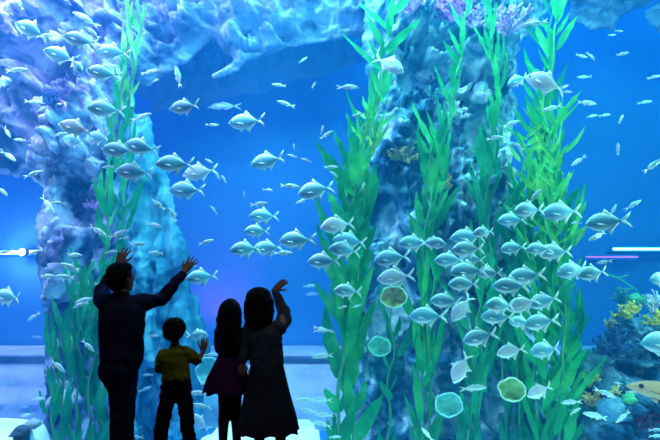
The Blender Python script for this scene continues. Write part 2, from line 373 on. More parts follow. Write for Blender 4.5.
kelp([(546,200),(546,250),(550,300),(549,350),(548,400),(546,470)], 7.7, .72, 120, 'wide green kelp thicket left of the dark reef mound', M_k1, .14, .20, (12,48), 16, r=.02, strands=3)
kelp([(516,250),(512,300),(510,360),(514,470)], 8.0, .6, 50, 'dark green kelp thicket at the foot of the rock pillar', M_k2, .15, .2, (6,40), 17, strands=2)
kelp([(574,320),(570,360),(566,400),(564,470)], 7.9, .46, 30, 'light teal-green kelp leaning against the reef mound', M_k1, .11, .12, (10,60), 18)
kelp([(390,290),(392,340),(388,400),(386,470)], 7.95, .42, 12, 'small green kelp shoot at the foot of the pillar, by the round plate coral', M_k2, .12, .1, (10,50), 19)
# thin trailing strand over the reef
pth = [(P(x, y, 7.4), .008) for x, y in [(600,272),(618,278),(634,288),(645,300),(650,312)]]
v, f = tube_mesh([pth, [(P(634,288,7.4), .006), (P(622,289,7.4), .005)], [(P(618,278,7.4), .006), (P(628,275,7.4), .004)]])
tag(link('seaweed_strand', mesh('seaweed_strand', v, f), M_k1), 'thin seaweed strand arching over the top of the reef mound', 'seaweed')

# ---------------------------------------------------------------- corals
def coral_branch(surf, px, py, n, ln, r, m, label, seed, name='branching_coral', sub=2, d0=7.2, wide=1.0, up=.4, group=None, flat=False):
    rnd = random.Random(seed); o = on_rock(surf, px, py, d0, sink=-.02); paths = []
    for i in range(n):
        a = rnd.uniform(-1, 1)*1.35*wide; e = rnd.uniform(-.5, .9)
        dr = Vector((math.sin(a), -math.cos(a)*(.35 if flat else .8), e+up)).normalized(); l = ln*rnd.uniform(.6, 1.1)
        p, pts = Vector((rnd.uniform(-.02,.02)*2, 0, rnd.uniform(-.02,.02)*2)), []
        for k in range(5):
            pts.append((p.copy(), r*(1.1-.12*k)))
            dr = (dr+Vector((rnd.uniform(-.25,.25), rnd.uniform(-.2,.2), rnd.uniform(-.2,.3)))).normalized(); p = p+dr*l/5
            if k >= 1:
                for _ in range(sub):
                    b = (dr+Vector((rnd.uniform(-.9,.9), rnd.uniform(-.6,.4), rnd.uniform(-.6,.9)))).normalized(); s = l*rnd.uniform(.18,.36)
                    paths.append([(p.copy(), r*.8), (p+b*s*.5, r*.75), (p+b*s*.9+Vector((0,0,s*.1)), r*.8), (p+b*s+Vector((0,0,s*.12)), r*.4)])
        pts.append((p.copy(), r*.4)); paths.append(pts)
    v, f = tube_mesh(paths, 5); ob = link(name, mesh(name, v, f), m); ob.location = o
    return tag(ob, label, 'coral', group)
def coral_lump(surf, px, py, size, m, label, seed, name='mound_coral', flat=.75, d0=7.2, knob=.25, fr=7):
    o = on_rock(surf, px, py, d0); bm = bmesh.new(); bmesh.ops.create_icosphere(bm, subdivisions=4, radius=1)
    co = np.array([v.co for v in bm.verts]); n = fbm(co[:,0]*2+seed, co[:,1]*2, co[:,2]*2, s=seed, o=2); h = np.abs(vn(co[:,0]*fr, co[:,1]*fr, co[:,2]*fr, s=seed+2)-.5)*2
    for v, a, b in zip(bm.verts, n, h): v.co = Vector((v.co.x, v.co.y*.8, v.co.z*flat))*float(.75+.5*a+knob*b)*size
    me = bpy.data.meshes.new(name); bm.to_mesh(me); bm.free(); ob = link(name, me, m); ob.location = o
    return tag(ob, label, 'coral')
def coral_plate(surf, px, py, rx, ry, m, mrim, label, seed, d0=7.2, d=None, name='plate_coral', bowl=.35):
    """a wavy dish turned towards the hall, with a thick pale rim"""
    rnd = random.Random(seed); o = P(px, py, d) if d else on_rock(surf, px, py, d0, sink=-.10); S, K = 40, 7
    V, Fc = [], []
    for side in (0, 1):
        for k in range(K+1):
            u = k/K
            for s in range(S):
                a = 2*math.pi*s/S; w = 1+.05*math.sin(2*a+seed)+.03*math.sin(5*a+seed*2)+.025*math.sin(11*a)
                V.append(Vector((u*w*rx*math.cos(a), -bowl*rx*u*u-.02*math.sin(5*a+seed)*u*u+side*.03*(1-.3*u), u*w*ry*math.sin(a))))
    M_ = (K+1)*S
    for k in range(K):
        for s in range(S):
            a, b = k*S+s, k*S+(s+1) % S
            Fc += [(a, b, b+S, a+S), (M_+a, M_+a+S, M_+b+S, M_+b)]
    for s in range(S): Fc.append((K*S+s, K*S+(s+1) % S, M_+K*S+(s+1) % S, M_+K*S+s))
    root = link(name, mesh(name, V, Fc), m); root.location = o; tag(root, label, 'coral')
    ring = [(V[K*S+s], .011) for s in range(S)]; ring.append(ring[0])
    v, f = tube_mesh([ring], 6); link('rim', mesh('rim', v, f), mrim, root)
    if d is None:
        v, f = tube_mesh([[(Vector((0,.01,0)), .05), (Vector((0,.12,-.02)), .07), (Vector((0,.3,-.05)), .09)]], 8); link('stalk', mesh('stalk', v, f), m, root)
    return root
mP = noisy('lilac_coral', [(.62,.08,.55), (1,.34,.85)], scale=8, rough=.8, bump=0)
mP2 = noisy('pale_lilac_coral', [(.70,.30,.75), (1,.58,.95)], scale=8, rough=.8, bump=0)
mY = noisy('tan_coral', [(.75,.48,.10), (1,.85,.45)], scale=12, rough=.8, bump=0)
mYY = noisy('yellow_coral', [(.80,.66,.06), (1,.9,.2)], scale=10, rough=.8, bump=.2)
mT = noisy('teal_coral', [(.05,.22,.25), (.15,.55,.45)], scale=10, rough=.8, bump=0)
mG = noisy('green_coral', [(.05,.45,.22), (.22,.75,.32)], scale=9, rough=.8, bump=.3)
mW = noisy('white_coral', [(.7,.8,.85), (.95,.97,1)], scale=10, rough=.8, bump=0)
mN = noisy('navy_coral', [(.02,.07,.20), (.05,.14,.34)], scale=9, rough=.8, bump=0)
mO = noisy('orange_coral', [(.85,.42,.10), (1,.66,.25)], scale=12, rough=.8, bump=.3)
mGr = noisy('grey_coral', [(.25,.28,.34), (.5,.52,.6)], scale=14, rough=.85, bump=.5)
coral_branch(sC, 452, 20, 30, .34, .030, mP, 'purple branching coral on the pillar top behind a kelp strand', 1, flat=True)
coral_branch(sC, 474, 26, 20, .26, .024, mP2, 'pinkish-lilac coral sprig just below the purple coral', 2, flat=True)
coral_branch(sC, 506, 33, 30, .34, .022, mP2, 'lilac branching coral at the upper right edge of the pillar', 3, flat=True)
coral_branch(sC, 410, 12, 26, .28, .022, mP2, 'lilac coral tuft at the very top left of the pillar', 4, flat=True)
coral_branch(sC, 402, 160, 24, .27, .020, mY, 'tan and brown stubby coral hanging in the pillar hollow', 5, sub=3)
coral_branch(sC, 417, 122, 24, .20, .015, mT, 'dark teal coral above the tan coral', 6, sub=3)
coral_branch(sC, 452, 120, 24, .22, .014, mW, 'pale cream coral bush in the middle of the pillar', 7, sub=3)
coral_branch(sC, 433, 100, 14, .16, .014, mT, 'small dark teal coral beside the pale cream coral', 8, sub=2)
coral_branch(sC, 440, 190, 14, .20, .013, mY, 'faint tan coral sprig low on the pillar, between kelp blades', 9)
coral_lump(sC, 508, 174, .13, mGr, 'round grey coral ball beside the kelp crown', 10, knob=.4, fr=11)
coral_lump(sC, 425, 76, .15, noisy('pale_lump', [(.5,.6,.7),(.85,.9,.95)], scale=10, rough=.8, bump=.6), 'pale knobbly coral lump high on the pillar', 11, knob=.5, fr=9)
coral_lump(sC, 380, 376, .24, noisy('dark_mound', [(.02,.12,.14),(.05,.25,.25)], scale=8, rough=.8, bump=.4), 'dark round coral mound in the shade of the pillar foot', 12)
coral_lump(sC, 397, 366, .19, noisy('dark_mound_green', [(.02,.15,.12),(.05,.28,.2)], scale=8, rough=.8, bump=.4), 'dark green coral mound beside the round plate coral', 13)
mRim = mat('pale_rim', (.75,.92,.62), .6)
coral_plate(sC, 393, 297, .17, .15, noisy('ochre_plate', [(.25,.22,.08),(.6,.55,.2)], scale=14, rough=.8, bump=.5), mRim, 'round ochre dish coral with a pale yellow-green rim', 14, d=7.75)
coral_plate(sC, 379, 346, .145, .13, noisy('green_plate', [(.10,.55,.38),(.22,.72,.5)], scale=10, rough=.8, bump=.3), mat('green_rim', (.4,.9,.7), .6), 'round green plate coral below the ochre dish coral', 15, d=7.75)
coral_plate(sC, 509, 388, .17, .14, noisy('olive_cup', [(.2,.42,.12),(.5,.72,.3)], scale=8, rough=.8, bump=.3), mRim, 'olive green cup coral low among the kelp', 16, d=7.35, bowl=.7)
coral_plate(sC, 447, 403, .18, .14, noisy('teal_lettuce', [(.1,.5,.42),(.3,.8,.65)], scale=8, rough=.8, bump=.4), mat('teal_rim', (.45,.9,.8), .6), 'frilly teal lettuce coral near the floor in front of the pillar', 17, d=7.45, bowl=.6)
coral_plate(sA, 209, 370, .17, .17, noisy('mint_plate', [(.15,.6,.5),(.35,.85,.7)], scale=8, rough=.8, bump=.3), mat('mint_rim', (.5,.95,.85), .6), 'mint green plate coral seen between the boy and the girl', 18, d=8.0)
# left wall
coral_branch(sL, 97, 207, 34, .17, .012, mP2, 'lacy pale lilac coral on the rock wall above the man', 20, sub=3, flat=True, d0=7)
coral_lump(sL, 80, 284, .13, noisy('peach_lump', [(.6,.5,.2),(.95,.85,.6)], scale=9, rough=.8, bump=.5), 'peach and cream coral lump on the rock behind the shoulder of the man', 21, knob=.5, d0=7)
coral_branch(sL, 54, 106, 22, .18, .015, mN, 'dark blue coral tuft in a cleft of the rock wall', 22, d0=7)
coral_lump(sL, 44, 145, .14, noisy('rosy_lump', [(.4,.35,.5),(.75,.6,.6)], scale=9, rough=.8, bump=.5), 'rosy grey coral lump on the rock wall near the left edge', 23, knob=.5, d0=7)
# reef on the right
coral_branch(sD, 627, 316, 34, .16, .017, mYY, 'bright yellow bush coral on top of the reef mound', 30, d0=6.4, sub=2, up=.8, wide=.8)
coral_branch(sD, 652, 312, 22, .26, .014, mW, 'white finger coral pointing up on the reef mound', 31, d0=6.4, sub=1, up=1.6, wide=.7)
coral_branch(sD, 655, 322, 20, .14, .016, mYY, 'small yellow coral at the foot of the white finger coral', 32, d0=6.4, up=.6)
coral_branch(sD, 621, 303, 24, .20, .012, mT, 'dark teal feathery coral behind the bright yellow bush coral', 33, d0=6.4, up=1.1, sub=2)
coral_lump(sD, 636, 300, .12, mG, 'green coral cushion between the yellow and white corals', 34, d0=6.4)
coral_branch(sD, 608, 328, 16, .12, .012, mY, 'small tan coral sprig on the shoulder of the reef mound', 35, d0=6.4, up=.7)
coral_branch(sD, 610, 352, 36, .26, .014, mN, 'navy blue branching coral on the face of the reef mound', 36, d0=6.4, sub=3)
coral_lump(sD, 600, 372, .11, mG, 'dull green coral knob below the navy branching coral', 37, d0=6.4)
coral_branch(sD, 590, 384, 12, .26, .026, mYY, 'yellow tube coral leaning out beside the kelp', 38, d0=6.6, sub=0, wide=.6, up=.6)
coral_branch(sD, 592, 402, 26, .19, .020, mO, 'orange and yellow coral at the kelp edge near the floor', 39, d0=6.4, sub=2)
coral_lump(sD, 630, 400, .09, mG, 'bright green coral cushion at the middle of the reef mound', 40, d0=6.4, knob=.5)
coral_branch(sD, 613, 393, 14, .10, .013, mY, 'tan coral sprig behind a slender fish on the reef mound', 41, d0=6.4)
coral_lump(sD, 640, 372, .08, mY, 'tan coral knob above the tan shark', 42, d0=6.4, knob=.5)
coral_lump(sD, 615, 410, .2, noisy('blue_boulder_coral', [(.10,.28,.42),(.25,.5,.62)], scale=5, rough=.8, bump=.5), 'rounded blue boulder coral at the foot of the reef mound', 43, d0=6.4)
coral_branch(sD, 645, 425, 20, .2, .013, mat('wine_coral', (.3,.06,.18), .8), 'dark wine-red coral near the bottom of the reef mound', 44, d0=6.4)
# ---------------------------------------------------------------- fish
def fish_mat(name, back, side, belly, rough=.32, metal=.15, stripes=True):
    m = mat(name, side, rough, metal, .6); nt = m.node_tree; N, L = nt.nodes, nt.links; b = N['Principled BSDF']
    tc = N.new('ShaderNodeTexCoord'); sp = N.new('ShaderNodeSeparateXYZ'); L.new(tc.outputs['Object'], sp.inputs[0])
    r = N.new('ShaderNodeValToRGB'); el = r.color_ramp.elements
    mr = N.new('ShaderNodeMapRange'); mr.inputs['From Min'].default_value = -.2; mr.inputs['From Max'].default_value = .2
    L.new(sp.outputs['Z'], mr.inputs['Value']); L.new(mr.outputs[0], r.inputs[0])
    el.new(.5); el.new(.7)
    for e, p, c in zip(el, (.12, .34, .60, .86), (belly, side, side, back)): e.position = p; e.color = (*c, 1)
    n = N.new('ShaderNodeTexNoise'); n.inputs['Scale'].default_value = 14; L.new(tc.outputs['Object'], n.inputs['Vector'])
    mx = N.new('ShaderNodeMix'); mx.data_type = 'RGBA'; mx.blend_type = 'MULTIPLY'; mx.inputs[0].default_value = .22
    L.new(r.outputs[0], mx.inputs[6]); L.new(n.outputs['Color'], mx.inputs[7]); L.new(mx.outputs[2], b.inputs['Base Color'])
    v = N.new('ShaderNodeTexVoronoi'); v.inputs['Scale'].default_value = 60; L.new(tc.outputs['Object'], v.inputs['Vector'])
    bp = N.new('ShaderNodeBump'); bp.inputs['Strength'].default_value = .12; bp.inputs['Distance'].default_value = .01
    L.new(v.outputs['Distance'], bp.inputs['Height']); L.new(bp.outputs[0], b.inputs['Normal'])
    return m
M_fb = fish_mat('silver_blue_skin', (.66,.98,.96), (.20,.62,.72), (.97,1,1))
M_fw = fish_mat('white_silver_skin', (.85,.92,.95), (.97,.98,1), (1,1,1))
M_fs = fish_mat('pale_silver_skin', (.55,.85,.88), (.75,.97,.97), (.95,1,1))
M_fin = mat('pale_fin', (.85,1,.85), .4); M_eye = mat('dark_eye', (.01,.012,.02), .15); M_ring = mat('silver_eye_ring', (.8,.85,.85), .3)
def fish_geo(deep, bend, seed, fork=.34, dors=.10):
    """a unit-long fish, head towards -X, its length from -0.5 to 0.5; body, lips, fins and tail in one mesh"""
    S, K = 22, 14; V, Fc, MI = [], [], []
    us = [i/S for i in range(S+1)]
    def prof(u):    # half height and half width along the body (u 0 snout, 1 tail root)
        h = deep*.5*float(np.interp(u, [0,.04,.10,.18,.28,.38,.46,.58,.70,.80,.90,1], [.05,.20,.42,.66,.86,.97,1,.93,.72,.47,.22,.09]))
        w = .5*min(deep*.36, .14)*float(np.interp(u, [0,.04,.10,.18,.28,.40,.55,.70,.85,1], [.08,.34,.60,.80,.95,1,.88,.60,.30,.12]))
        return h, w
    L_ = .80; by = lambda x: bend*((x+.1)**2)*(1 if x > -.1 else .3)
    for i, u in enumerate(us):
        x = -.5+L_*u; h, w = prof(u); zc = .012*math.sin(math.pi*u)-.02*(1-u)**3
        for k in range(K):
            a = 2*math.pi*k/K; ca, sa = math.cos(a), math.sin(a)
            V.append((x, by(x)+w*ca*(abs(ca)**.0), zc+h*sa*(1 if sa > 0 else .96)))
    for i in range(S):
        for k in range(K):
            a, b = i*K+k, i*K+(k+1) % K; Fc.append((a, a+K, b+K, b)); MI.append(0)
    Fc.append(tuple(range(K))); MI.append(0); Fc.append(tuple(S*K+k for k in range(K))[::-1]); MI.append(0)
    def fin(pts, th=.007, yoff=0., out=0.):
        """thin solid fin from an outline in XZ"""
        b0 = len(V); n = len(pts)
        for sg in (-1, 1):
            for (x, z) in pts: V.append((x, by(x)+yoff+sg*th*.5+out*abs(z), z))
        Fc.append(tuple(b0+i for i in range(n))); MI.append(1); Fc.append(tuple(b0+n+i for i in range(n))[::-1]); MI.append(1)
        for i in range(n):
            j = (i+1) % n; Fc.append((b0+i, b0+n+i, b0+n+j, b0+j)); MI.append(1)
    # forked tail: upper and lower lobe
    fin([(.27,.016),(.33,.05),(.42,fork*.34),(.5,fork*.5),(.455,fork*.22),(.40,.03),(.375,0),(.27,-.004)], .010)
    fin([(.27,.004),(.375,0),(.40,-.03),(.455,-.22*fork),(.5,-.5*fork),(.42,-.34*fork),(.33,-.05),(.27,-.016)], .010)
    hz = deep*.5
    fin([(-.10,hz*.90),(-.02,hz+dors*.9),(.03,hz*.98+dors*.35),(.12,hz*.62+.03),(.26,.03),(.24,.012),(.10,hz*.5),(0,hz*.80)])
    fin([(-.02,-hz*.84),(.07,-hz*.95-dors),(.10,-hz*.80-dors*.35),(.16,-hz*.5-.03),(.26,-.03),(.24,-.012),(.12,-hz*.45),(.04,-hz*.72)])
    fin([(-.22,-hz*.84),(-.13,-hz*.97-dors*.5),(-.12,-hz*.84),(-.18,-hz*.76)], yoff=.012)
    fin([(-.22,-hz*.84),(-.13,-hz*.97-dors*.5),(-.12,-hz*.84),(-.18,-hz*.76)], yoff=-.012)
    for sg in (-1, 1):                                     # pectorals
        fin([(-.24,-.02),(-.14,-.035),(-.05,-.075),(-.13,-.072),(-.23,-.05)], .006, yoff=sg*(min(deep*.36,.14)*.5+.004))
    me = mesh('fish', V, Fc, MI)
    return me, prof, by
def eye_mesh(deep):
    w = .5*min(deep*.36, .14)*.62; bm = bmesh.new()
    for r_, y0, mi in ((.034, 0, 1), (.023, .008, 0)):
        g = bmesh.ops.create_uvsphere(bm, u_segments=12, v_segments=8, radius=r_)
        for v in g['verts']: v.co.y = v.co.y*.45-y0
        for f in {f for v in g['verts'] for f in v.link_faces}: f.material_index = mi
    me = bpy.data.meshes.new('eye'); bm.to_mesh(me); bm.free(); me.materials.append(M_eye); me.materials.append(M_ring)
    me.polygons.foreach_set('use_smooth', [True]*len(me.polygons)); return me, w
PROTO = {}
for kind, deep, mt, fork, dors in (('B', .45, M_fb, .38, .10), ('W', .46, M_fw, .38, .10), ('S', .215, M_fs, .22, .03)):
    for j, bd in enumerate((0, .35, -.35)):
        me, _, by = fish_geo(deep, bd, j, fork, dors); me.materials.append(mt); me.materials.append(M_fin)
        me.polygons.foreach_set('use_smooth', [True]*len(me.polygons)); PROTO[kind, j] = (me, by)
    PROTO[kind, 'eye'] = eye_mesh(deep)
GRP = {'B': 'deep-bodied silver fish of the big school', 'W': 'deep-bodied silver fish of the big school', 'S': 'slender silver fish scattered through the tank'}
PRE = {'B': 'silver-blue deep-bodied fish', 'W': 'bright white deep-bodied fish', 'S': 'slender silver fish'}
frnd = random.Random(99); NF = [0]
def fish(kind, px, py, ln, up, dr, label, d=None, yaw=None, full=False, mt=None):
    NF[0] += 1; j = frnd.randrange(3)
    d = d or (frnd.uniform(6.45, 7.15) if kind != 'S' else frnd.uniform(6.5, 7.1))
    me, by = PROTO[kind, j]
    if kind == 'S': ln *= 1.12
    o = bpy.data.objects.new('silver_fish' if kind != 'S' else 'slender_fish', me); C.objects.link(o)
    yw = frnd.uniform(-14, 14) if yaw is None else yaw
    s = ln*mpp(py, d)/math.cos(R(yw))
    o.scale = (s, s, s); o.location = P(px, py, d)
    o.rotation_euler = (Matrix.Rotation(R((180 if dr == 'R' else 0)+yw), 3, 'Z') @ Matrix.Rotation(R(up), 3, 'Y')).to_euler()
    tag(o, label if full else PRE[kind]+' '+label, 'fish', GRP[kind])
    if kind != 'S' or ln >= 20:
        em, w = PROTO[kind, 'eye']
        for sg in (-1, 1):
            e = bpy.data.objects.new('eye', em); C.objects.link(e); e.parent = o
            e.location = (-.405, by(-.405)+sg*w, .022); e.rotation_euler = (0, 0, 0 if sg < 0 else math.pi)
    return o
T = [
 # upper left: the rock face
 ('B',31,30,36,24,'L','in front of the lavender rock, topmost at the left'), ('B',80,40,34,14,'L','second in the row under the pale rock edge'),
 ('B',113,52,34,4,'L','over the rock next to the pale kelp top'), ('B',61,56,34,18,'L','alone in the lower left of the five on the lavender rock'),
 ('B',103,73,34,8,'L','lowest of the five on the lavender rock, tail by the kelp'), ('B',76,65,20,-50,'R','half turned away between two fish on the lavender rock'),
 ('S',86,19,26,28,'L','slanting above the second fish on the lavender rock'), ('S',93,33,18,40,'L','bright, just behind the second fish on the lavender rock'),
 ('S',17,70,20,6,'R','pointing at the hollow in the lavender rock'), ('B',2,82,22,0,'R','cut by the left edge under the rock hollow'),
 ('S',6,4,14,-70,'L','nose down in the top left corner'), ('S',20,4,14,60,'L','beside the corner, tail in the air'),('S',3,13,12,-20,'R','lower one of three in the top left corner'),
 ('S',45,36,16,10,'R','tail to tail with the topmost fish on the lavender rock'),
 ('B',106,109,36,2,'L','just left of the kelp, alone below the lavender rock'), ('W',76,128,34,12,'L','in front of the dim rock, brightest there'),
 ('B',75,141,28,14,'L','tucked under the bright white fish on the rock face'), ('B',98,138,30,4,'L','right behind the bright white fish on the rock face'),
 ('B',119,150,34,4,'L','crossing the kelp half way down the rock face'), ('B',141,147,36,12,'L','at the top of the teal rock column, tail in clear water'),
 ('B',134,172,38,4,'L','crossing the teal rock column, the lower of two'), ('S',60,134,12,-20,'L','tiny, ahead of the bright white fish'),
 ('S',34,102,16,-2,'R','tiny and bright on the dark rock'), ('S',43,109,12,-24,'L','on the dark rock, just below a brighter one'),
 ('S',9,156,18,-32,'R','slanting down at the left edge of the rock face'), ('S',7,132,14,-50,'R','steep, near the left edge of the rock face'),('S',20,140,12,4,'L','small, near the rosy coral lump'),
 ('S',33,174,18,20,'R','just under the overhang of the rock face'), ('S',108,167,12,0,'L','small and round beside the kelp'),
 ('S',141,117,20,20,'R','beside the top of the teal rock column'), ('S',150,72,18,10,'R','under the ledge root, near the kelp top'), ('S',155,81,8,30,'R','tiny, just below the ledge root'),
 ('S',178,77,22,76,'L','head up and pale green below the rock ledge'),
 # open blue water in the middle
 ('B',185,107,32,-4,'L','upper one alone in open water beside the kelp'), ('B',247,122,38,-2,'L','with a tall back fin, alone under the rock ledge'),
 ('S',224,106,30,-2,'L','faint and purple between two bigger fish', 11.0), ('S',212,125,12,0,'R','tiny, between two deep-bodied fish'),
 ('B',175,164,38,0,'L','upper left of the close trio above the teal column'), ('W',200,172,36,-10,'L','in the middle of the close trio above the teal column'),
 ('S',217,176,8,-50,'R','tiny, trailing the white fish of the trio'), ('B',187,190,38,2,'L','lowest of the close trio above the teal column'),
 ('S',209,161,9,-30,'R','tiny, above the white fish of the trio'), ('B',268,161,36,-10,'L','in mid water, nose to the left above the others'),
 ('S',279,85,13,0,'L','round and small under the rock ledge'), ('S',303,60,10,36,'R','faint, just under the pale ledge', 9.5), ('S',314,85,8,60,'R','tiny upright one below the ledge'),
 ('S',286,104,17,18,'L','pointing up towards the ledge in open water'), ('S',348,87,20,2,'R','tail by the pillar edge, topmost there'),
 ('S',326,135,14,34,'R','the larger of a tiny pair in open water'), ('S',322,130,9,76,'R','the smaller upright one of a tiny pair'),
 ('S',294,147,7,84,'L','tiny and upright in open water'), ('S',292,156,10,16,'L','tiny, above two others in open water'), ('S',306,160,10,20,'L','small, in line with a larger level fish on its right'),
 ('S',331,167,13,2,'R','small, level near the bushy pillar kelp'), ('S',334,174,9,34,'L','touching the bushy kelp of the pillar edge'), ('S',358,115,12,-8,'L','at the pillar edge in front of pale rock'),
 ('S',290,186,18,-4,'R','ahead of the fish below the bushy kelp'), ('S',268,190,10,-8,'R','tiny, hanging above the stacked group'), ('S',224,179,9,54,'L','tiny and steep right of the trio'),
 ('S',214,210,10,50,'L','tiny, slanting, alone in the middle water'), ('S',244,194,6,80,'L','faint speck above the stacked group'), ('S',206,242,14,18,'R','faint, above the raised hand of the man'),
 ('B',316,190,38,-12,'L','below open water, tail raised towards the bushy kelp'), ('S',302,201,13,-24,'L','tucked under a bigger fish with a raised tail'),
 ('S',259,204,18,4,'R','crowning the stacked group in mid water'), ('B',264,216,30,0,'L','upper of the stacked group in mid water'), ('B',257,231,26,0,'L','in the middle of the stacked group in mid water'),
 ('B',246,249,32,-3,'L','lower left of the stacked group in mid water'), ('B',268,248,32,-4,'L','overlapped by neighbours in the stacked group'), ('S',283,253,18,0,'R','white, at the bottom of the stacked group'),
 ('B',297,240,38,-2,'L','at the right end of the stacked group'), ('W',338,225,36,-8,'L','with a raised tail at the edge of the big kelp'),
 ('B',350,241,36,6,'L','half over the big kelp, tail pale yellow'), ('B',345,250,34,6,'L','just under another at the big kelp'), ('B',324,261,34,0,'L','lowest of the five by the big kelp'),
 ('B',202,277,32,-6,'L','beside the raised hand of the man'), ('B',348,291,30,4,'L','resting against the big kelp below the school'),
 ('S',343,307,9,14,'R','tiny, left of a pair on the big kelp'), ('S',357,306,9,-20,'L','tiny, right of a pair on the big kelp'), ('S',321,329,15,-14,'R','at the tip of a kelp blade above the far shelf'),
 ('S',331,331,8,20,'L','tiny, tail to tail at the kelp blade'), ('S',310,286,14,4,'R','faint, in the blue right of the raised hand of the woman', 11.5), ('S',313,294,14,-4,'L','fainter, lower in the blue right of the hand of the woman', 11.8),
 # over the teal column and around the visitors
 ('S',159,205,16,38,'L','on the teal column, steepest there'), ('S',173,215,16,60,'L','steep, at the bright side of the teal column'), ('S',154,225,17,-14,'R','level on the teal column below a steep one'),
 ('S',138,244,15,0,'R','beside the fingertips of the left hand of the man'), ('S',156,253,16,4,'L','on the teal column right of the head of the man'), ('S',125,238,10,10,'R','tiny, above the left hand of the man'),
 ('S',48,205,22,-50,'R','nose down at the edge of the rock face'), ('S',59,203,13,4,'L','oval, touching the nose-down fish'), ('S',98,231,20,-30,'R','slanting down towards the kelp'), ('S',118,234,20,20,'R','slanting up on the kelp'),
 ('S',111,252,12,10,'R','tiny, left of the fingers of the man'), ('S',74,255,17,-3,'R','level, on the rock right of the flood light'), ('S',70,267,20,18,'L','below a level one, on the rock'),
 ('S',47,276,15,0,'R','bright, left of a pair above the peach coral'), ('S',65,277,20,3,'L','bright, right of a pair above the peach coral'), ('S',102,283,15,8,'R','touching the shoulder of the man'),
 ('S',85,300,20,-16,'L','the upper of two crossing behind the man'), ('S',80,305,15,-20,'L','the lower of two crossing behind the man'), ('S',33,317,13,-36,'L','small, in the clear blue left of the kelp'),
 ('S',37,337,11,-8,'R','faint, just above the far shelf', 9.5), ('S',88,346,16,-42,'R','white and steep by the elbow side of the man'), ('S',58,366,18,-40,'R','white and steep in front of the lower left kelp'),
 ('B',8,297,34,4,'L','cut by the left edge beside clear blue water'), ('S',2,191,14,-42,'R','cut by the left edge under the overhang'),
 ('S',5,252,14,-10,'L','dark against the glowing tube at the left edge'), ('S',35,252,16,-20,'L','dark against the tube right of the flood light'),
 ('S',9,384,14,10,'R','dim, in front of the far shelf', 9.0), ('S',38,399,12,6,'R','pale, over the blue floor by the kelp'), ('S',26,415,12,-10,'L','pale, skimming the sand at the left'), ('S',24,407,10,0,'R','faint, above the sand at the left', 8.5),
 ('S',153,336,12,4,'R','between the shoulder of the man and the boy'), ('S',145,389,12,20,'R','between the legs of the man and the boy'), ('S',136,437,14,0,'L','near the bottom, beside the knee of the man'), ('S',148,375,10,0,'L','tiny, by the hip of the boy'),
 ('B',197,335,22,0,'R','right of the hair of the boy'), ('S',210,355,14,4,'R','between the fingers of the boy and the girl'), ('S',199,393,20,-2,'L','level, right of the waist of the boy'), ('S',201,406,20,8,'L','below a level one, right of the boy'),
 ('W',199,423,28,30,'L','steep, low beside the leg of the boy'), ('S',206,384,12,0,'R','tiny, under the mint plate coral'),
 ('S',320,331,12,0,'R','over the top edge of the far shelf'), ('S',322,356,20,-4,'L','at the tip of the lowest broad kelp blade'), ('S',310,369,9,48,'R','dark, against the far shelf right of the woman'),
 ('S',305,400,17,0,'L','first of the upper row right of the skirt'), ('S',322,400,18,2,'L','second of the upper row right of the skirt'), ('S',308,411,18,12,'L','first of the lower row right of the skirt'),
 ('S',324,415,18,3,'L','second of the lower row right of the skirt'), ('S',322,424,18,14,'L','lowest, slanting over the sand right of the skirt'), ('S',335,437,11,4,'R','at the bottom by the foot of the big kelp'),
 # the big school in front of the pillar
 ('W',389,64,34,-30,'R','heading down across the kelp at the pillar top'), ('S',494,138,14,10,'R','small, among the kelp under the pillar top'), ('S',511,124,17,20,'R','tail by the slim kelp, head in clear water'), ('S',497,137,12,4,'L','tiny, crossing the slim kelp'),
 ('B',414,243,32,0,'L','on the left of a pair before the pillar'), ('B',433,243,26,-4,'R','nose right, on the right of a pair before the pillar'), ('B',392,258,38,-6,'L','alone left of the pair before the pillar'),
 ('W',396,277,38,-6,'L','bright rimmed, right above the ochre dish coral'), ('B',468,237,36,-2,'L','topmost of the stack of four before the dark kelp'), ('B',468,249,34,-2,'L','second of the stack of four before the dark kelp'),
 ('B',450,260,32,0,'L','left one of the middle of the school'), ('B',472,259,26,6,'L','peeping out between two of the stack'), ('B',468,271,38,-2,'L','third of the stack of four before the dark kelp'), ('B',464,284,32,0,'L','lowest of the stack of four before the dark kelp'),
 ('B',446,301,32,4,'L','just left of the one nosing down'), ('W',462,308,32,-52,'L','nosing down in the middle of the school'), ('B',428,316,38,0,'L','low and left in the school, with a yellow tail'),
 ('B',511,286,36,2,'L','above the white one on the right of the school'), ('B',501,305,34,2,'L','upper one of a close pair in the school'), ('B',498,317,34,2,'L','lower one of a close pair in the school'), ('B',480,337,36,-14,'L','beneath the close pair, tail raised'),
 ('W',523,304,34,-18,'L','white as chalk at the heart of the school'), ('B',544,301,34,-14,'L','right behind the chalk white fish'), ('B',541,322,36,-8,'L','below and behind the chalk white fish'),
 ('W',511,351,30,-12,'L','lowest bright one, above the olive cup coral'), ('B',546,350,36,-4,'L','right of the lowest bright one'), ('W',540,391,28,-22,'L','big and pale, alone before the low kelp'),
 ('W',461,368,34,-62,'L','nose down, standing nearly upright below the school'), ('S',473,388,24,6,'R','fat, white and level below the upright fish'), ('S',427,434,16,50,'L','ring-bright and steep at the bottom'),
 ('B',526,276,38,-6,'L','right of centre, over the kelp thicket'), ('B',573,270,36,-12,'L','front one of a pair leaving the kelp thicket'), ('B',593,273,32,-8,'L','rear one of a pair leaving the kelp thicket'), ('S',604,262,14,-8,'L','thin, above the tail of the rear fish'),
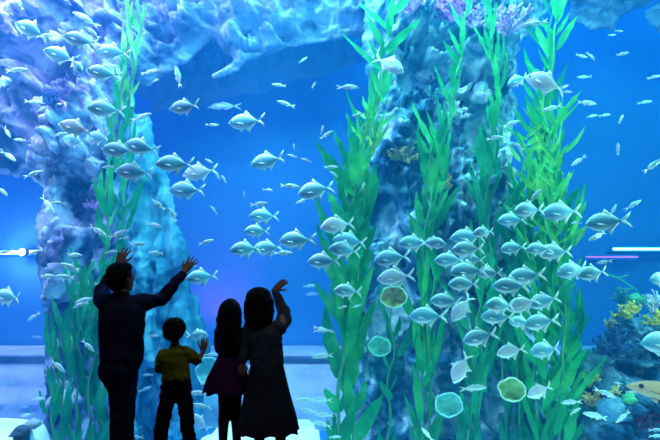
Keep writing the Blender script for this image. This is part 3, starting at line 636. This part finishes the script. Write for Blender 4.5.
 ('B',539,249,28,0,'L','left one of a pair on the kelp thicket'), ('B',555,252,36,-2,'L','right one of a pair on the kelp thicket'), ('B',513,248,28,-6,'L','between the school and the thicket pair'), ('B',512,220,30,-2,'L','left of three across the bushy kelp crown'),
 ('B',529,210,34,-4,'L','middle of three across the bushy kelp crown'), ('B',562,212,42,-4,'L','right of three across the bushy kelp crown, tail in clear water'), ('S',535,196,16,50,'R','oval and steep above the three'),
 ('B',607,222,42,-4,'L','largest, alone in clear water right of the kelp'), ('S',598,236,20,-24,'L','greenish, under the largest one'), ('S',576,223,9,0,'L','tiny and green between two big ones'), ('S',613,210,12,60,'R','steep, touching the back of the largest one'),
 ('S',633,205,16,32,'R','pointing up right of the largest one'), ('B',663,279,30,0,'L','cut by the right edge above the reef mound'),
 ('B',521,322,26,4,'L','half hidden under the chalk white fish'), ('B',489,273,26,0,'L','in the gap between the stack and the thicket'), ('B',484,232,24,-6,'L','small, behind the top of the stack'),
 # upper right
 ('W',546,83,42,24,'L','crossing the tall clear kelp, the highest big one'), ('B',518,80,24,-26,'L','leaf-like, nose to the left of the highest big one'), ('S',536,23,20,-4,'L','over the top of the tall clear kelp'),
 ('S',619,31,8,0,'R','tiny, topmost in the right hand blue'), ('S',612,35,7,0,'R','faint speck, topmost in the right hand blue', 9), ('S',622,54,12,14,'R','pale, second row in the right hand blue'),
 ('S',581,56,13,-4,'R','faint, beside the tall clear kelp'), ('S',591,56,11,-50,'R','steep, right of the tall clear kelp'), ('S',584,77,13,0,'L','dim, right of the highest big one', 9), ('S',654,77,12,12,'R','dim, close to the right edge'),
 ('S',586,103,20,0,'R','level and bright right of the tall kelp'), ('S',592,116,11,12,'R','dim, left of a level pair', 8.5), ('S',605,115,11,8,'R','dim, right of a level pair', 8.5), ('S',621,119,10,60,'R','tiny, standing upright in the right hand blue'),
 ('S',645,102,12,4,'R','dim and level near the right edge', 8.5), ('S',578,161,16,-34,'L','nose down left, right of the kelp crown'), ('S',618,149,12,86,'R','vertical, head up in the right hand blue'), ('S',652,166,20,36,'R','bright, slanting up at the right edge'),
 ('S',552,108,18,-16,'L','among the blades of the tall clear kelp'), ('S',518,146,13,40,'L','by the left side of the kelp crown'), ('S',567,92,10,0,'R','tiny, behind the tail of the highest big one'),
 # reef
 ('S',571,402,19,-4,'L','level, beside the orange coral'), ('S',575,411,13,24,'R','small, below the level one by the orange coral'), ('S',596,416,24,14,'L','long, before the dark foot of the reef'),
 ('S',623,417,17,-38,'L','nose down at the foot of the reef'), ('S',605,393,20,-22,'R','nose down before the dark middle of the reef'), ('S',631,392,10,0,'R','tiny, left of the tan shark'),
 ('S',656,430,14,0,'R','upper of two ovals in the bottom right corner'), ('S',656,436,14,0,'R','lower of two ovals in the bottom right corner'), ('S',618,383,8,10,'L','tiny, on the navy coral'),
]
for r_ in T: fish(*r_[:7], d=r_[7] if len(r_) > 7 else None)
fish('B', 665, 343, 50, 2, 'L', 'large teal-grey deep-bodied fish cut by the right edge, above the tan shark', d=6.9, yaw=0, full=True)
# tan shark resting nose-left on the reef
def shark():
    me, prof, by = fish_geo(.22, .2, 5, .30, .08)
    me.materials.append(fish_mat('tan_shark_skin', (.80,.36,.14), (.95,.50,.26), (.92,.88,.80), .6, 0)); me.materials.append(mat('tan_fin', (.7,.45,.26), .6))
    me.polygons.foreach_set('use_smooth', [True]*len(me.polygons))
    o = bpy.data.objects.new('bottom_shark', me); C.objects.link(o); o.scale = (1.0,1.35,1.0); d = 6.9
    o.location = P(670, 394, d); o.rotation_euler = (0, R(12), R(-8)); tag(o, 'tan blunt-nosed shark with a dark eye by the right edge, above the sand', 'shark')
    em, w = PROTO['S', 'eye']
    for sg in (-1, 1):
        e = bpy.data.objects.new('eye', em); C.objects.link(e); e.parent = o; e.scale = (.9,.9,.9); em = em.copy(); em.materials[1] = M_eye; e.data = em
        e.location = (-.34, sg*.030+by(-.34), .020); e.rotation_euler = (0, 0, 0 if sg < 0 else math.pi)
shark()
print('FISH', NF[0])
# ---------------------------------------------------------------- people
def loft(path, sides=16):
    """path of (point, half width across, half depth) -> closed tube; the across axis stays level"""
    V, Fc = [], []; pts = [Vector(p[0]) for p in path]; n = len(path)
    u_prev = None
    for i, pr in enumerate(path):
        t = (pts[min(i+1, n-1)]-pts[max(i-1, 0)]).normalized()
        if u_prev is None:
            ref = Vector(pr[3]) if len(pr) > 3 else Vector((1,0,0))
            if abs(t.dot(ref)) > .93: ref = Vector((0,1,0))
            u = (ref-t*ref.dot(t)).normalized()
        else:
            ref = Vector(pr[3]) if len(pr) > 3 else u_prev; u = (ref-t*ref.dot(t)).normalized()
        u_prev = u; w = t.cross(u)
        for k in range(sides):
            a = 2*math.pi*k/sides; V.append(pts[i]+u*pr[1]*math.cos(a)+w*pr[2]*math.sin(a))
    for i in range(n-1):
        for k in range(sides):
            a, b = i*sides+k, i*sides+(k+1) % sides; Fc.append((a, b, b+sides, a+sides))
    # round caps
    for e, sg in ((0, -1), (n-1, 1)):
        t = (pts[1]-pts[0]).normalized() if e == 0 else (pts[-1]-pts[-2]).normalized()
        rr = min(path[e][1], path[e][2]); c0 = len(V)
        for k in range(sides): V.append(pts[e]+(V[e*sides+k]-pts[e])*.72+t*sg*rr*.6)
        V.append(pts[e]+t*sg*rr*.9)
        for k in range(sides):
            k2 = (k+1) % sides; a, b = e*sides+k, e*sides+k2
            q = (a, b, c0+k2, c0+k); q = q if sg > 0 else q[::-1]; Fc.append(q)
            tr = (c0+k, c0+k2, c0+sides); Fc.append(tr if sg > 0 else tr[::-1])
    return V, Fc
def ball(c, rx, ry, rz, rot=None):
    bm = bmesh.new(); bmesh.ops.create_icosphere(bm, subdivisions=3, radius=1)
    V = []
    for v in bm.verts:
        p = Vector((v.co.x*rx, v.co.y*ry, v.co.z*rz))
        if rot: p = rot @ p
        V.append(p+Vector(c))
    Fc = [tuple(v.index for v in f.verts) for f in bm.faces]; bm.free(); return V, Fc
def fuse(name, parts, voxel, material, parent, smooth=4, disp=0., dscale=8, seed=0, cut=None):
    """join closed shapes into one continuous skin"""
    V, Fc = [], []
    for v, f in parts:
        o = len(V); V += v; Fc += [tuple(i+o for i in q) for q in f]
    me = mesh(name, V, Fc); tmp = bpy.data.objects.new('tmp', me); C.objects.link(tmp)
    m = tmp.modifiers.new('r', 'REMESH'); m.mode = 'VOXEL'; m.voxel_size = voxel
    if smooth: s = tmp.modifiers.new('s', 'SMOOTH'); s.iterations = smooth; s.factor = .5
    dg = bpy.context.evaluated_depsgraph_get(); out = bpy.data.meshes.new_from_object(tmp.evaluated_get(dg))
    bpy.data.objects.remove(tmp); bpy.data.meshes.remove(me); out.name = name
    if disp:
        co = np.zeros(len(out.vertices)*3); out.vertices.foreach_get('co', co); co = co.reshape(-1, 3)
        no = np.array([v.normal[:] for v in out.vertices])
        h = (1-np.abs(2*fbm(co[:,0]*dscale+seed, co[:,2]*dscale*1.5+co[:,1]*dscale, co[:,1]*dscale, s=seed, o=3)-1)*2-.5)*disp
        out.vertices.foreach_set('co', (co+no*h[:,None]).ravel())
    out.update(); out.materials.clear()
    return link(name, out, material, parent)
def hand(wrist, direction, palm_up, size=.18, curl=.25, thumb=1, spread=.22):
    """a palm and five bent fingers of unequal length; palm_up is the way the back of the hand looks"""
    d = Vector(direction).normalized(); n = Vector(palm_up); n = (n-d*n.dot(d)).normalized(); s = d.cross(n)*thumb
    w = Vector(wrist); L = size; parts = []
    parts.append(loft([(w-d*.02*L/.18, .024*L/.18, .018*L/.18, s), (w+d*.12*L, .030*L/.18, .017*L/.18, s), (w+d*.32*L, .040*L/.18, .015*L/.18, s), (w+d*.50*L, .041*L/.18, .012*L/.18, s)], 12))
    for i, (off, ln) in enumerate(((.72,.40),(.25,.46),(-.22,.43),(-.68,.33))):
        b = w+d*.46*L+s*off*.042*L/.18; r_ = (.0095-.0006*i)*L/.18
        a = off*spread; fd = (d*math.cos(a)+s*math.sin(a)).normalized(); p = b; pts = [(p, r_*1.1, r_*1.0, s)]; bend = 0
        for k, fr_ in enumerate((.46,.30,.24)):
            bend += curl*(.5+.4*k); dd = (fd*math.cos(bend)-n*math.sin(bend)); p = p+dd*ln*L*fr_; pts.append((p, r_*(1-.1*k), r_*(.95-.1*k), s))
        parts.append(loft(pts, 8))
    b = w+d*.14*L+s*.026*L/.18; p = b; pts = [(p, .013*L/.18, .012*L/.18, n)]
    for k, (fr_, a) in enumerate(((.20,.75),(.17,.55),(.13,.4))):
        dd = (d*math.cos(a)+s*math.sin(a)-n*.25).normalized(); p = p+dd*fr_*L; pts.append((p, (.0125-.0015*k)*L/.18, (.0115-.0015*k)*L/.18, n))
    parts.append(loft(pts, 8))
    return parts
def head_parts(c, h, face, tilt=0):
    """a head h high: skull, jaw, nose, lips, brow, ears and chin; face = heading in degrees, 0 looks along +Y, positive turns to +X"""
    Rm = Matrix.Rotation(-R(face), 3, 'Z') @ Matrix.Rotation(R(tilt), 3, 'X'); c = Vector(c)
    q = lambda x, y, z: c+Rm @ Vector((x*h, y*h, z*h))
    P_ = [ball(q(0,-.04,.10), .33*h, .41*h, .38*h, Rm), ball(q(0,.10,-.16), .25*h, .27*h, .30*h, Rm), ball(q(0,.20,-.36), .13*h, .13*h, .10*h, Rm),
          loft([(q(0,.34,.06), .03*h, .03*h), (q(0,.42,-.04), .045*h, .05*h), (q(0,.40,-.12), .065*h, .04*h)], 10),
          ball(q(0,.33,-.22), .11*h, .05*h, .022*h, Rm), ball(q(0,.32,-.265), .09*h, .05*h, .022*h, Rm), ball(q(0,.31,.13), .21*h, .06*h, .035*h, Rm),
          ball(q(-.34,.0,-.04), .035*h, .075*h, .12*h, Rm), ball(q(.34,.0,-.04), .035*h, .075*h, .12*h, Rm)]
    eyes = [q(-.13,.345,.03), q(.13,.345,.03)]
    return P_, q, Rm, eyes
def eyes_of(root, eyes, h):
    for e in eyes:
        v, f = ball(e, .045*h, .045*h, .04*h); link('eye', mesh('eye', v, f), M_eyew, root)
M_skin = mat('skin', (.42,.25,.18), .55); M_eyew = mat('eye_white', (.6,.6,.6), .3)
M_hair = noisy('black_hair', [(.004,.004,.006), (.012,.010,.012)], scale=30, rough=.5, bump=.4, stretch=(1,1,.15))
M_navy = noisy('navy_jacket_cloth', [(.010,.014,.055), (.022,.028,.10)], scale=6, rough=.8, bump=.3, bscale=60)
M_jean = noisy('dark_jeans', [(.008,.014,.045), (.022,.035,.09)], scale=5, rough=.85, bump=.3, bscale=90)
M_yel = noisy('yellow_shirt', [(.34,.32,.015), (.48,.46,.03)], scale=6, rough=.85, bump=.2, bscale=70)
M_blk = noisy('black_cloth', [(.004,.004,.008), (.012,.012,.02)], scale=7, rough=.9, bump=.3, bscale=60)
M_plum = noisy('plum_skirt', [(.05,.006,.07), (.11,.012,.13)], scale=5, rough=.85, bump=.2, bscale=60)
M_dkt = noisy('dark_navy_top', [(.008,.008,.03), (.02,.018,.05)], scale=6, rough=.85, bump=.2)
M_grey = noisy('grey_knit', [(.06,.08,.11), (.12,.14,.18)], scale=10, rough=.95, bump=.5, bscale=120)
M_skt = noisy('slate_skirt', [(.022,.032,.055), (.05,.062,.09)], scale=4, rough=.9, bump=.2, bscale=80)
M_shoe = mat('dark_shoe', (.01,.01,.012), .4); M_sock = mat('dark_stocking', (.02,.018,.025), .8)
def shoe(root, ankle, head_deg, ln, m=M_shoe):
    a = Vector(ankle); f = Vector((math.sin(R(head_deg)), math.cos(R(head_deg)), 0)); s = Vector((f.y, -f.x, 0)); k = ln/.27
    fuse('shoe', [loft([(Vector((a.x,a.y,.040*k))-f*.07*k, .034*k, .036*k, s), (Vector((a.x,a.y,.045*k))+f*.02*k, .040*k, .042*k, s), (Vector((a.x,a.y,.036*k))+f*.11*k, .046*k, .032*k, s), (Vector((a.x,a.y,.028*k))+f*.165*k, .036*k, .024*k, s)], 12),
                  loft([(Vector((a.x,a.y,.05*k)), .038*k, .042*k, s), (Vector((a.x,a.y,.10*k)), .040*k, .044*k, s)], 12)], .008, m, root, 3)
def skirt(root, name, rings, material, pleats, amp, th=.012, seed=0):
    """hanging cloth: rings of (centre, rx, ry) from the waist down, folds deepening to the hem"""
    S = 96; V = []; n = len(rings)
    K = 24; cs = []
    for q in range(K+1):
        t = q/K*(n-1); i = min(int(t), n-2); f = t-i; c = Vector(rings[i][0]).lerp(Vector(rings[i+1][0]), f)
        cs.append((c, rings[i][1]*(1-f)+rings[i+1][1]*f, rings[i][2]*(1-f)+rings[i+1][2]*f, q/K))
    for side in (0, 1):
        for c, rx, ry, u in cs:
            for k in range(S):
                a = 2*math.pi*k/S; fo = amp*u**.8*(math.sin(pleats*a+seed+1.2*math.sin(a*2))+.4*math.sin((pleats*2-3)*a+seed*2)); g = 1+fo
                V.append(c+Vector(((rx-side*th)*g*math.cos(a), (ry-side*th)*g*math.sin(a), .012*math.sin(pleats*a)*(u > .95))))
    Fc = []; M_ = (K+1)*S
    for q in range(K):
        for k in range(S):
            a, b = q*S+k, q*S+(k+1) % S; Fc += [(a, a+S, b+S, b), (M_+a, M_+b, M_+b+S, M_+a+S)]
    for k in range(S):
        k2 = (k+1) % S; Fc += [(k, k2, M_+k2, M_+k), (K*S+k, M_+K*S+k, M_+K*S+k2, K*S+k2)]
    return link(name, mesh(name, V, Fc), material, root)

def person(name_label, x, d, cat='person'):
    r0 = P(x, 440, d); root = empty('person', (r0.x, d, 0)); tag(root, name_label, cat)
    J = lambda px, py, dy=0.: P(px, py, d+dy)-root.location
    return root, J, mpp(380, d)
GP = None
# ---- man
root, J, k = person('man in a dark navy jacket and jeans, both arms raised to the glass', 121, 4.40)
hc = J(122, 279); h = .235
hp, q, Rm, ey = head_parts(hc, h, 38, 12)
shL, shR = J(105, 303, .0), J(140, 303, .04); elL, elR = J(102, 290, .26), J(162, 299, .20); wrL, wrR = J(118, 265, .42), J(184, 272, .34)
waist = J(122, 345); hip = J(121, 366, -.0)
hA, hB = J(119, 372, -.03), J(125, 372, .09); kA, kB = J(120, 424, -.02), J(124, 424, .13)
aA, aB = Vector((J(118, 484).x, -.06, .09)), Vector((J(127, 484).x, .20, .09))
body = hp+[loft([(J(121,300), .055, .06), (J(122,291,.01), .052, .055)]),
           loft([(J(122,306), .10, .07), (J(122,318), .13, .09), (waist, .12, .08), (hip, .11, .09), (J(121,376), .09, .09)], 20),
           loft([(shL, .055, .055), (elL, .042, .042), (wrL, .026, .024)]), loft([(shR, .055, .055), (elR, .042, .042), (wrR, .026, .024)]),
           loft([(hA, .07, .075), (kA, .055, .06), (aA, .04, .045)]), loft([(hB, .07, .075), (kB, .055, .06), (aB, .04, .045)])]
body += hand(wrL, J(124, 250, .46)-wrL, (0,-1,-.1), .19, .12, 1, .45)
body += hand(wrR, J(193, 260, .40)-wrR, (-.2,-1,.1), .19, .16, -1, .45)
fuse('body', body, .0065, M_skin, root, 2)
fuse('jacket', [loft([(J(122,299), .07, .065), (J(122,303), .12, .085), (J(122,310), .175, .115), (J(122,325), .178, .13), (J(122,345), .168, .13), (J(122,361), .160, .14)], 24),
                loft([(J(107,304), .075, .08), (J(102,299,.10), .068, .07), (elL, .058, .06), (elL.lerp(wrL,.5), .050, .052), (elL.lerp(wrL,.92), .038, .038)]),
                loft([(J(136,305,.02), .080, .08), (shR, .072, .078), (shR.lerp(elR,.55), .060, .064), (elR, .055, .058), (elR.lerp(wrR,.5), .047, .050), (elR.lerp(wrR,.93), .036, .036)]),
                loft([(J(121,297), .066, .066), (J(122,294,.01), .062, .064)])], .012, M_navy, root, 4, .012, 7, 3)
fuse('jeans', [loft([(J(121,356), .135, .12), (J(120,368), .138, .15), (J(120,380), .12, .14)], 20), ball(J(112,370,-.02), .10, .10, .115),
               loft([(hA, .098, .11), (J(121,400,-.02), .085, .09), (kA, .072, .078), (J(119,455,-.05), .068, .07), (aA, .062, .065)]),
               loft([(hB, .098, .11), (J(125,400,.1), .085, .09), (kB, .072, .078), (J(126,455,.17), .068, .07), (aB, .062, .065)])], .012, M_jean, root, 4, .010, 9, 8)
fuse('hair', [ball(q(0,-.10,.16), .38*h, .42*h, .42*h, Rm), ball(q(0,-.22,-.02), .33*h, .28*h, .33*h, Rm), ball(q(0,.10,.36), .29*h, .28*h, .17*h, Rm)], .008, M_hair, root, 2, .012, 26, 4)
eyes_of(root, ey, h); shoe(root, aA, 50, .28); shoe(root, aB, 40, .28)
# ---- boy
root, J, k = person('boy in a yellow shirt and black trousers, one hand held up beside him', 175, 5.00)
h = .20; hc = J(175, 331); hp, q, Rm, ey = head_parts(hc, h, 15, 8)
shL, shR = J(163, 353), J(186, 352); elL, elR = J(160, 369, .05), J(198, 361, .10); wrL, wrR = J(168, 366, .22), J(203, 352, .18)
hA, hB = J(169, 386), J(183, 386); kA, kB = J(163, 420), J(187, 420)
aA, aB = Vector((J(158, 455).x, .03, .07)), Vector((J(191, 455).x, .03, .07))
body = hp+[loft([(J(175,350), .038, .04), (J(175,342), .038, .04)]), loft([(J(175,354), .08, .05), (J(175,362), .09, .06), (J(176,376), .09, .06), (J(176,388), .08, .06)], 18),
           loft([(shL, .036, .036), (elL, .028, .028), (wrL, .019, .018)]), loft([(shR, .036, .036), (elR, .028, .028), (wrR, .019, .018)]),
           loft([(hA, .055, .06), (kA, .042, .044), (aA, .03, .032)]), loft([(hB, .055, .06), (kB, .042, .044), (aB, .03, .032)])]
body += hand(wrL, (.6, .5, .6), (0,-1,0), .13, .3, 1)
body += hand(wrR, (.12, .12, 1), (0,-1,0), .15, .18, -1, .35)
fuse('body', body, .006, M_skin, root, 2)
fuse('shirt', [loft([(J(175,348), .055, .05), (J(175,351), .11, .07), (J(175,358), .125, .09), (J(176,370), .118, .09), (J(176,379), .125, .095)], 20),
               loft([(J(165,353), .055, .06), (shL.lerp(elL,.5), .055, .058), (shL.lerp(elL,.95), .052, .055)]), loft([(J(184,352), .055, .06), (shR.lerp(elR,.5), .052, .055), (shR.lerp(elR,.9), .050, .052)])], .010, M_yel, root, 4, .010, 10, 5)
fuse('trousers', [loft([(J(176,379), .125, .09), (J(176,388), .125, .10), (J(176,393), .11, .09)], 20),
                  loft([(hA, .072, .08), (J(167,402), .068, .07), (kA, .060, .062), (J(160,440), .060, .06), (aA, .062, .06)]), loft([(hB, .072, .08), (J(185,402), .066, .07), (kB, .058, .062), (J(189,440), .058, .06), (aB, .060, .06)])], .010, M_blk, root, 3, .014, 9, 6)
fuse('hair', [ball(q(0,-.06,.14), .50*h, .50*h, .47*h, Rm), ball(q(0,-.16,-.08), .45*h, .33*h, .32*h, Rm)], .008, M_hair, root, 2, .012, 24, 7)
eyes_of(root, ey, h); shoe(root, aA, -10, .20); shoe(root, aB, 12, .20)
# ---- girl
root, J, k = person('long-haired girl in a dark top and short plum skirt, leaning on the woman', 230, 5.42)
h = .21; hc = J(231, 311); hp, q, Rm, ey = head_parts(hc, h, 15, 4)
shL, shR = J(219, 332), J(241, 332); elL, elR = J(219, 350, .10), J(243, 350, .08); wrL, wrR = J(226, 340, .24), J(236, 342, .24)
hA, hB = J(224, 372), J(236, 372); kA, kB = J(224, 408), J(236, 408); aA, aB = Vector((J(223, 440).x, .0, .075)), Vector((J(237, 440).x, .02, .075))
body = hp+[loft([(J(230,331), .042, .045), (J(231,322), .04, .042)]), loft([(J(230,335), .08, .05), (J(230,345), .09, .06), (J(230,358), .085, .065), (J(230,372), .10, .07)], 18),
           loft([(shL, .038, .038), (elL, .03, .03), (wrL, .02, .019)]), loft([(shR, .038, .038), (elR, .03, .03), (wrR, .02, .019)]),
           loft([(hA, .062, .065), (kA, .046, .048), (J(223.5,422), .047, .05), (aA, .030, .034)]), loft([(hB, .062, .065), (kB, .046, .048), (J(236.5,422), .047, .05), (aB, .030, .034)])]
body += hand(wrL, (.4,.3,1), (0,-1,0), .14, .3, 1); body += hand(wrR, (-.2,.3,1), (0,-1,0), .14, .3, -1)
fuse('body', body, .0065, M_skin, root, 2)
fuse('top', [loft([(J(230,330), .06, .055), (J(230,334), .12, .075), (J(230,345), .122, .095), (J(230,360), .112, .09), (J(230,364), .114, .09)], 20),
             loft([(shL, .052, .055), (elL, .042, .044), (elL.lerp(wrL,.9), .03, .03)]), loft([(shR, .052, .055), (elR, .042, .044), (elR.lerp(wrR,.9), .03, .03)])], .010, M_dkt, root, 4, .008, 9, 9)
skirt(root, 'skirt', [(J(230,357), .118, .095), (J(229,366), .15, .12), (J(228,378), .195, .155), (J(227,392), .225, .18)], M_plum, 9, .07, seed=2)
fuse('tights', [loft([(hA, .068, .07), (kA, .051, .053), (J(223.5,422), .051, .055), (aA, .035, .039)]), loft([(hB, .068, .07), (kB, .051, .053), (J(236.5,422), .051, .055), (aB, .035, .039)]), loft([(J(230,366), .125, .095), (J(230,375), .125, .095)], 16)], .009, M_sock, root, 2)
fuse('hair', [ball(q(0,-.08,.12), .45*h, .48*h, .44*h, Rm), loft([(J(230,309,-.05), .108, .08), (J(229,320,-.05), .122, .075), (J(229,331,-.06), .118, .06), (J(229,341,-.07), .10, .045), (J(229,348,-.07), .07, .03)], 24)], .009, M_hair, root, 3, .012, 14, 12)
eyes_of(root, ey, h); shoe(root, aA, -5, .21); shoe(root, aB, 5, .21)
# ---- woman
root, J, k = person('woman with bobbed black hair, grey knit top and long slate skirt, hand raised', 265, 5.28)
h = .225; hc = J(259, 301); hp, q, Rm, ey = head_parts(hc, h, 0, 6)
shL, shR = J(249, 326), J(281, 325); elL, elR = J(245, 345, .02), J(284, 311, .16); wrL, wrR = J(243, 362, -.02), J(274, 290, .22)
hA, hB = J(261, 374), J(277, 374); kA, kB = J(260, 412), J(279, 412); aA, aB = Vector((J(259, 450).x, .0, .08)), Vector((J(281, 450).x, .03, .08))
body = hp+[loft([(J(263,325), .05, .055), (J(260,313), .046, .05)]), loft([(J(265,328), .10, .06), (J(266,338), .12, .08), (J(266,355), .12, .08), (J(267,372), .13, .09)], 20),
           loft([(shL, .045, .045), (elL, .035, .035), (wrL, .023, .021)]), loft([(shR, .045, .045), (elR, .035, .035), (wrR, .022, .020)]),
           loft([(hA, .07, .08), (kA, .052, .055), (J(259.5,428), .052, .055), (aA, .034, .038)]), loft([(hB, .07, .08), (kB, .052, .055), (J(280,428), .052, .055), (aB, .034, .038)])]
body += hand(wrL, (-.15,-.15,-1), (0,-1,.1), .16, .3, -1)
body += hand(wrR, (.70,.12,.62), (-.2,-1,.3), .175, .14, 1, .12)
fuse('body', body, .0065, M_skin, root, 2)
fuse('knit_top', [loft([(J(263,322), .065, .06), (J(264,326), .13, .08), (J(265,335), .165, .11), (J(266,350), .155, .11), (J(267,366), .152, .115)], 22),
                loft([(J(251,326), .066, .07), (elL, .050, .05), (elL.lerp(wrL,.88), .038, .038)]),
                loft([(J(279,328), .072, .075), (J(284,320,.10), .072, .07), (elR, .060, .06), (elR.lerp(wrR,.5), .047, .050), (elR.lerp(wrR,.88), .036, .036)])], .011, M_grey, root, 4, .014, 7, 21)
skirt(root, 'skirt', [(J(267,360), .142, .105), (J(267,372), .165, .13), (J(267,395), .210, .17), (J(268,418), .255, .21), (J(268,432), .275, .225)], M_skt, 8, .055, seed=5)
fuse('stockings', [loft([(kA, .056, .06), (J(259.5,428), .057, .06), (aA, .038, .042)]), loft([(kB, .056, .06), (J(280,428), .057, .06), (aB, .038, .042)])], .008, M_sock, root, 2)
fuse('hair', [ball(q(0,-.06,.12), .56*h, .50*h, .46*h, Rm), loft([(J(259,300,-.04), .138, .09), (J(259,312,-.04), .142, .085), (J(259,320,-.05), .132, .07), (J(260,325,-.05), .11, .055)], 24)], .009, M_hair, root, 3, .010, 16, 17)
eyes_of(root, ey, h); shoe(root, aA, -5, .24); shoe(root, aB, 8, .24)
# ---------------------------------------------------------------- lights, camera
def area(name, loc, target, sx, sy, power, col):
    l = bpy.data.lights.new(name, 'AREA'); l.shape = 'RECTANGLE'; l.size, l.size_y = sx, sy; l.energy = power; l.color = col
    o = bpy.data.objects.new(name, l); C.objects.link(o); o.location = loc
    o.rotation_euler = (Vector(target)-Vector(loc)).to_track_quat('-Z', 'Y').to_euler(); return o
def spot(name, loc, target, power, col, ang=60, size=.15, blend=.6):
    l = bpy.data.lights.new(name, 'SPOT'); l.energy = power; l.color = col; l.spot_size = R(ang); l.spot_blend = blend; l.shadow_soft_size = size
    o = bpy.data.objects.new(name, l); C.objects.link(o); o.location = loc
    o.rotation_euler = (Vector(target)-Vector(loc)).to_track_quat('-Z', 'Y').to_euler(); return o
VIO, AZU, CYA, WHT = (.07,.19,1), (.01,.35,.90), (.10,.75,1), (.65,.88,1)
area('tank_lamp', (-5.5, 9.8, 12), (-4.5, 10.2, 0), 7, 4.5, 820, VIO)
area('tank_lamp', (0, 9.8, 12), (0, 10.5, 0), 5, 4.5, 660, AZU)
area('tank_lamp', (5.5, 9.8, 12), (5, 10.8, 0), 7, 4.5, 520, AZU)
# strip lamps above the glass, shining back and down on rocks and fish
area('strip_lamp', (-4.2, 6.3, 7.4), (-3.4, 9.3, 1.6), 4.5, .6, 720, (.50,.46,1))
area('strip_lamp', (.6, 6.3, 7.4), (.6, 9.3, 1.6), 4.5, .6, 460, (.27,.95,1))
area('strip_lamp', (5.2, 6.3, 7.4), (4.2, 9.3, .8), 3.5, .6, 260, (.25,.95,.95))
spot('spot_lamp', (-1.8, 7.2, 9.4), (-2.4, 8.9, 1.4), 350, CYA, 26)
spot('spot_lamp', (-.8, 6.8, 8.4), (-.9, 6.4, 0), 2600, WHT, 20)
spot('spot_lamp', (-4.0, 6.8, 8.4), (-4.0, 6.4, 0), 3600, WHT, 20)
spot('spot_lamp', (2.8, 6.9, 8.4), (2.5, 7.6, 2), 700, (.5,1,.75), 34)
# unseen fills added under the glass edge and beyond the frame to brighten fish
area('foot_fill', (2.3, 5.9, -.6), (2.3, 7.2, 2.2), 4.2, .2, 40, (.4,1,.95))
area('side_fill', (-6.2, 5.95, 4.2), (-1, 7.3, 4.0), .4, 3, 120, (.55,.9,1))
area('side_fill', (6.2, 5.95, 3.0), (0, 7.3, 2.6), .4, 3, 170, (.5,1,1))
# hall: a very weak lamp far behind the visitors
area('hall_lamp', (-1.5, 2.0, 6.9), (-1.2, 5, 1.0), 2, 1, 26, (.8,.85,1))
area('hall_lamp', (2.6, 2.5, 6.9), (-.8, 5, 1.2), 1, 1, 14, (.8,.9,1))
# light tubes on the back wall
def light_tube(a, b, d, r, col, st, label):
    pa, pb = P(*a, d), P(*b, d); v, f = tube_mesh([[(pa, r*.3), (pa+(pb-pa)*.003, r), (pb-(pb-pa)*.003, r), (pb, r*.3)]], 10)
    base = (pa+pb)/2; root = empty('light_tube', base); tag(root, label, 'light')
    link('tube', mesh('tube', [x-base for x in v], f), emis('tube_glow', col, st), root)
    box('housing', (min(pa.x, pb.x)-base.x, .02, -.05), (max(pa.x, pb.x)-base.x, YB-d, .05), M_wall, root)
    return root
light_tube((-40,254), (60,251), 12.3, .035, (.55,.45,1), 14, 'glowing violet light tube on the far wall beside the rock wall')
light_tube((613,249), (720,249), 12.3, .022, (.3,1,.95), 9, 'glowing green-white light tube on the far wall by the right edge')
light_tube((586,257), (638,257), 12.3, .012, (.8,.15,1), 1.6, 'thin magenta light tube on the far wall below the green-white tube')
def bulb(px, py, d, r, col, st, power, label):
    o = P(px, py, d); root = empty('flood_light', o); tag(root, label, 'light')
    bm = bmesh.new(); bmesh.ops.create_uvsphere(bm, u_segments=20, v_segments=12, radius=r)
    for v in bm.verts: v.co.y *= .5
    me = bpy.data.meshes.new('lens'); bm.to_mesh(me); bm.free(); link('lens', me, emis('lens_glow', col, st), root)
    vv, ff = tube_mesh([[(Vector((0,.02,0)), r*1.15), (Vector((0,.12,0)), r*1.1), (Vector((0,YB-d,0)), r*.5)]], 16); link('housing', mesh('housing', vv, ff), M_dark, root)
    l = bpy.data.lights.new('flood', 'POINT'); l.energy = power; l.color = col; l.shadow_soft_size = r
    lo = bpy.data.objects.new('flood', l); C.objects.link(lo); lo.parent = root; lo.location = (0,-.2,0)
bulb(22, 252, 12.1, .07, (.85,.75,1), 90, 60, 'dazzling round flood light in the middle of the violet tube')
spot('wall_fill', (-2.35, 11.7, .5), (-2.5, 12.6, 2.0), 170, (1,.03,.6), 100, blend=1)  # added purple fill without a fixture, for the glow on the back wall
spot('shelf_fill', (-1.0, 6.3, 5.5), (-.9, 11.2, .2), 800, (.8,.62,1), 24)  # unseen fill pair added to brighten the shelf
spot('shelf_fill', (-5.6, 6.3, 5.5), (-6.2, 11.2, .2), 800, (.8,.62,1), 24)

w = bpy.data.worlds.new('World'); bpy.context.scene.world = w; w.use_nodes = True
w.node_tree.nodes['Background'].inputs[0].default_value = (.02,.03,.06,1); w.node_tree.nodes['Background'].inputs[1].default_value = .05
cd = bpy.data.cameras.new('Camera'); cd.sensor_width = 36; cd.lens = F*36/660; cam = bpy.data.objects.new('Camera', cd); C.objects.link(cam)
cam.location = CAM; cam.rotation_euler = (math.pi/2+TILT, 0, 0); cd.clip_end = 100
S = bpy.context.scene; S.camera = cam
S.view_settings.view_transform = 'Standard'; S.view_settings.look = 'None'; S.view_settings.exposure = 0; S.view_settings.gamma = 1; S.view_settings.use_curve_mapping = False
S.cycles.volume_bounces = 1; S.cycles.max_bounces = 6; S.cycles.diffuse_bounces = 3; S.cycles.transparent_max_bounces = 12
S.cycles.use_denoising = True
S.cycles.sample_clamp_indirect = 4
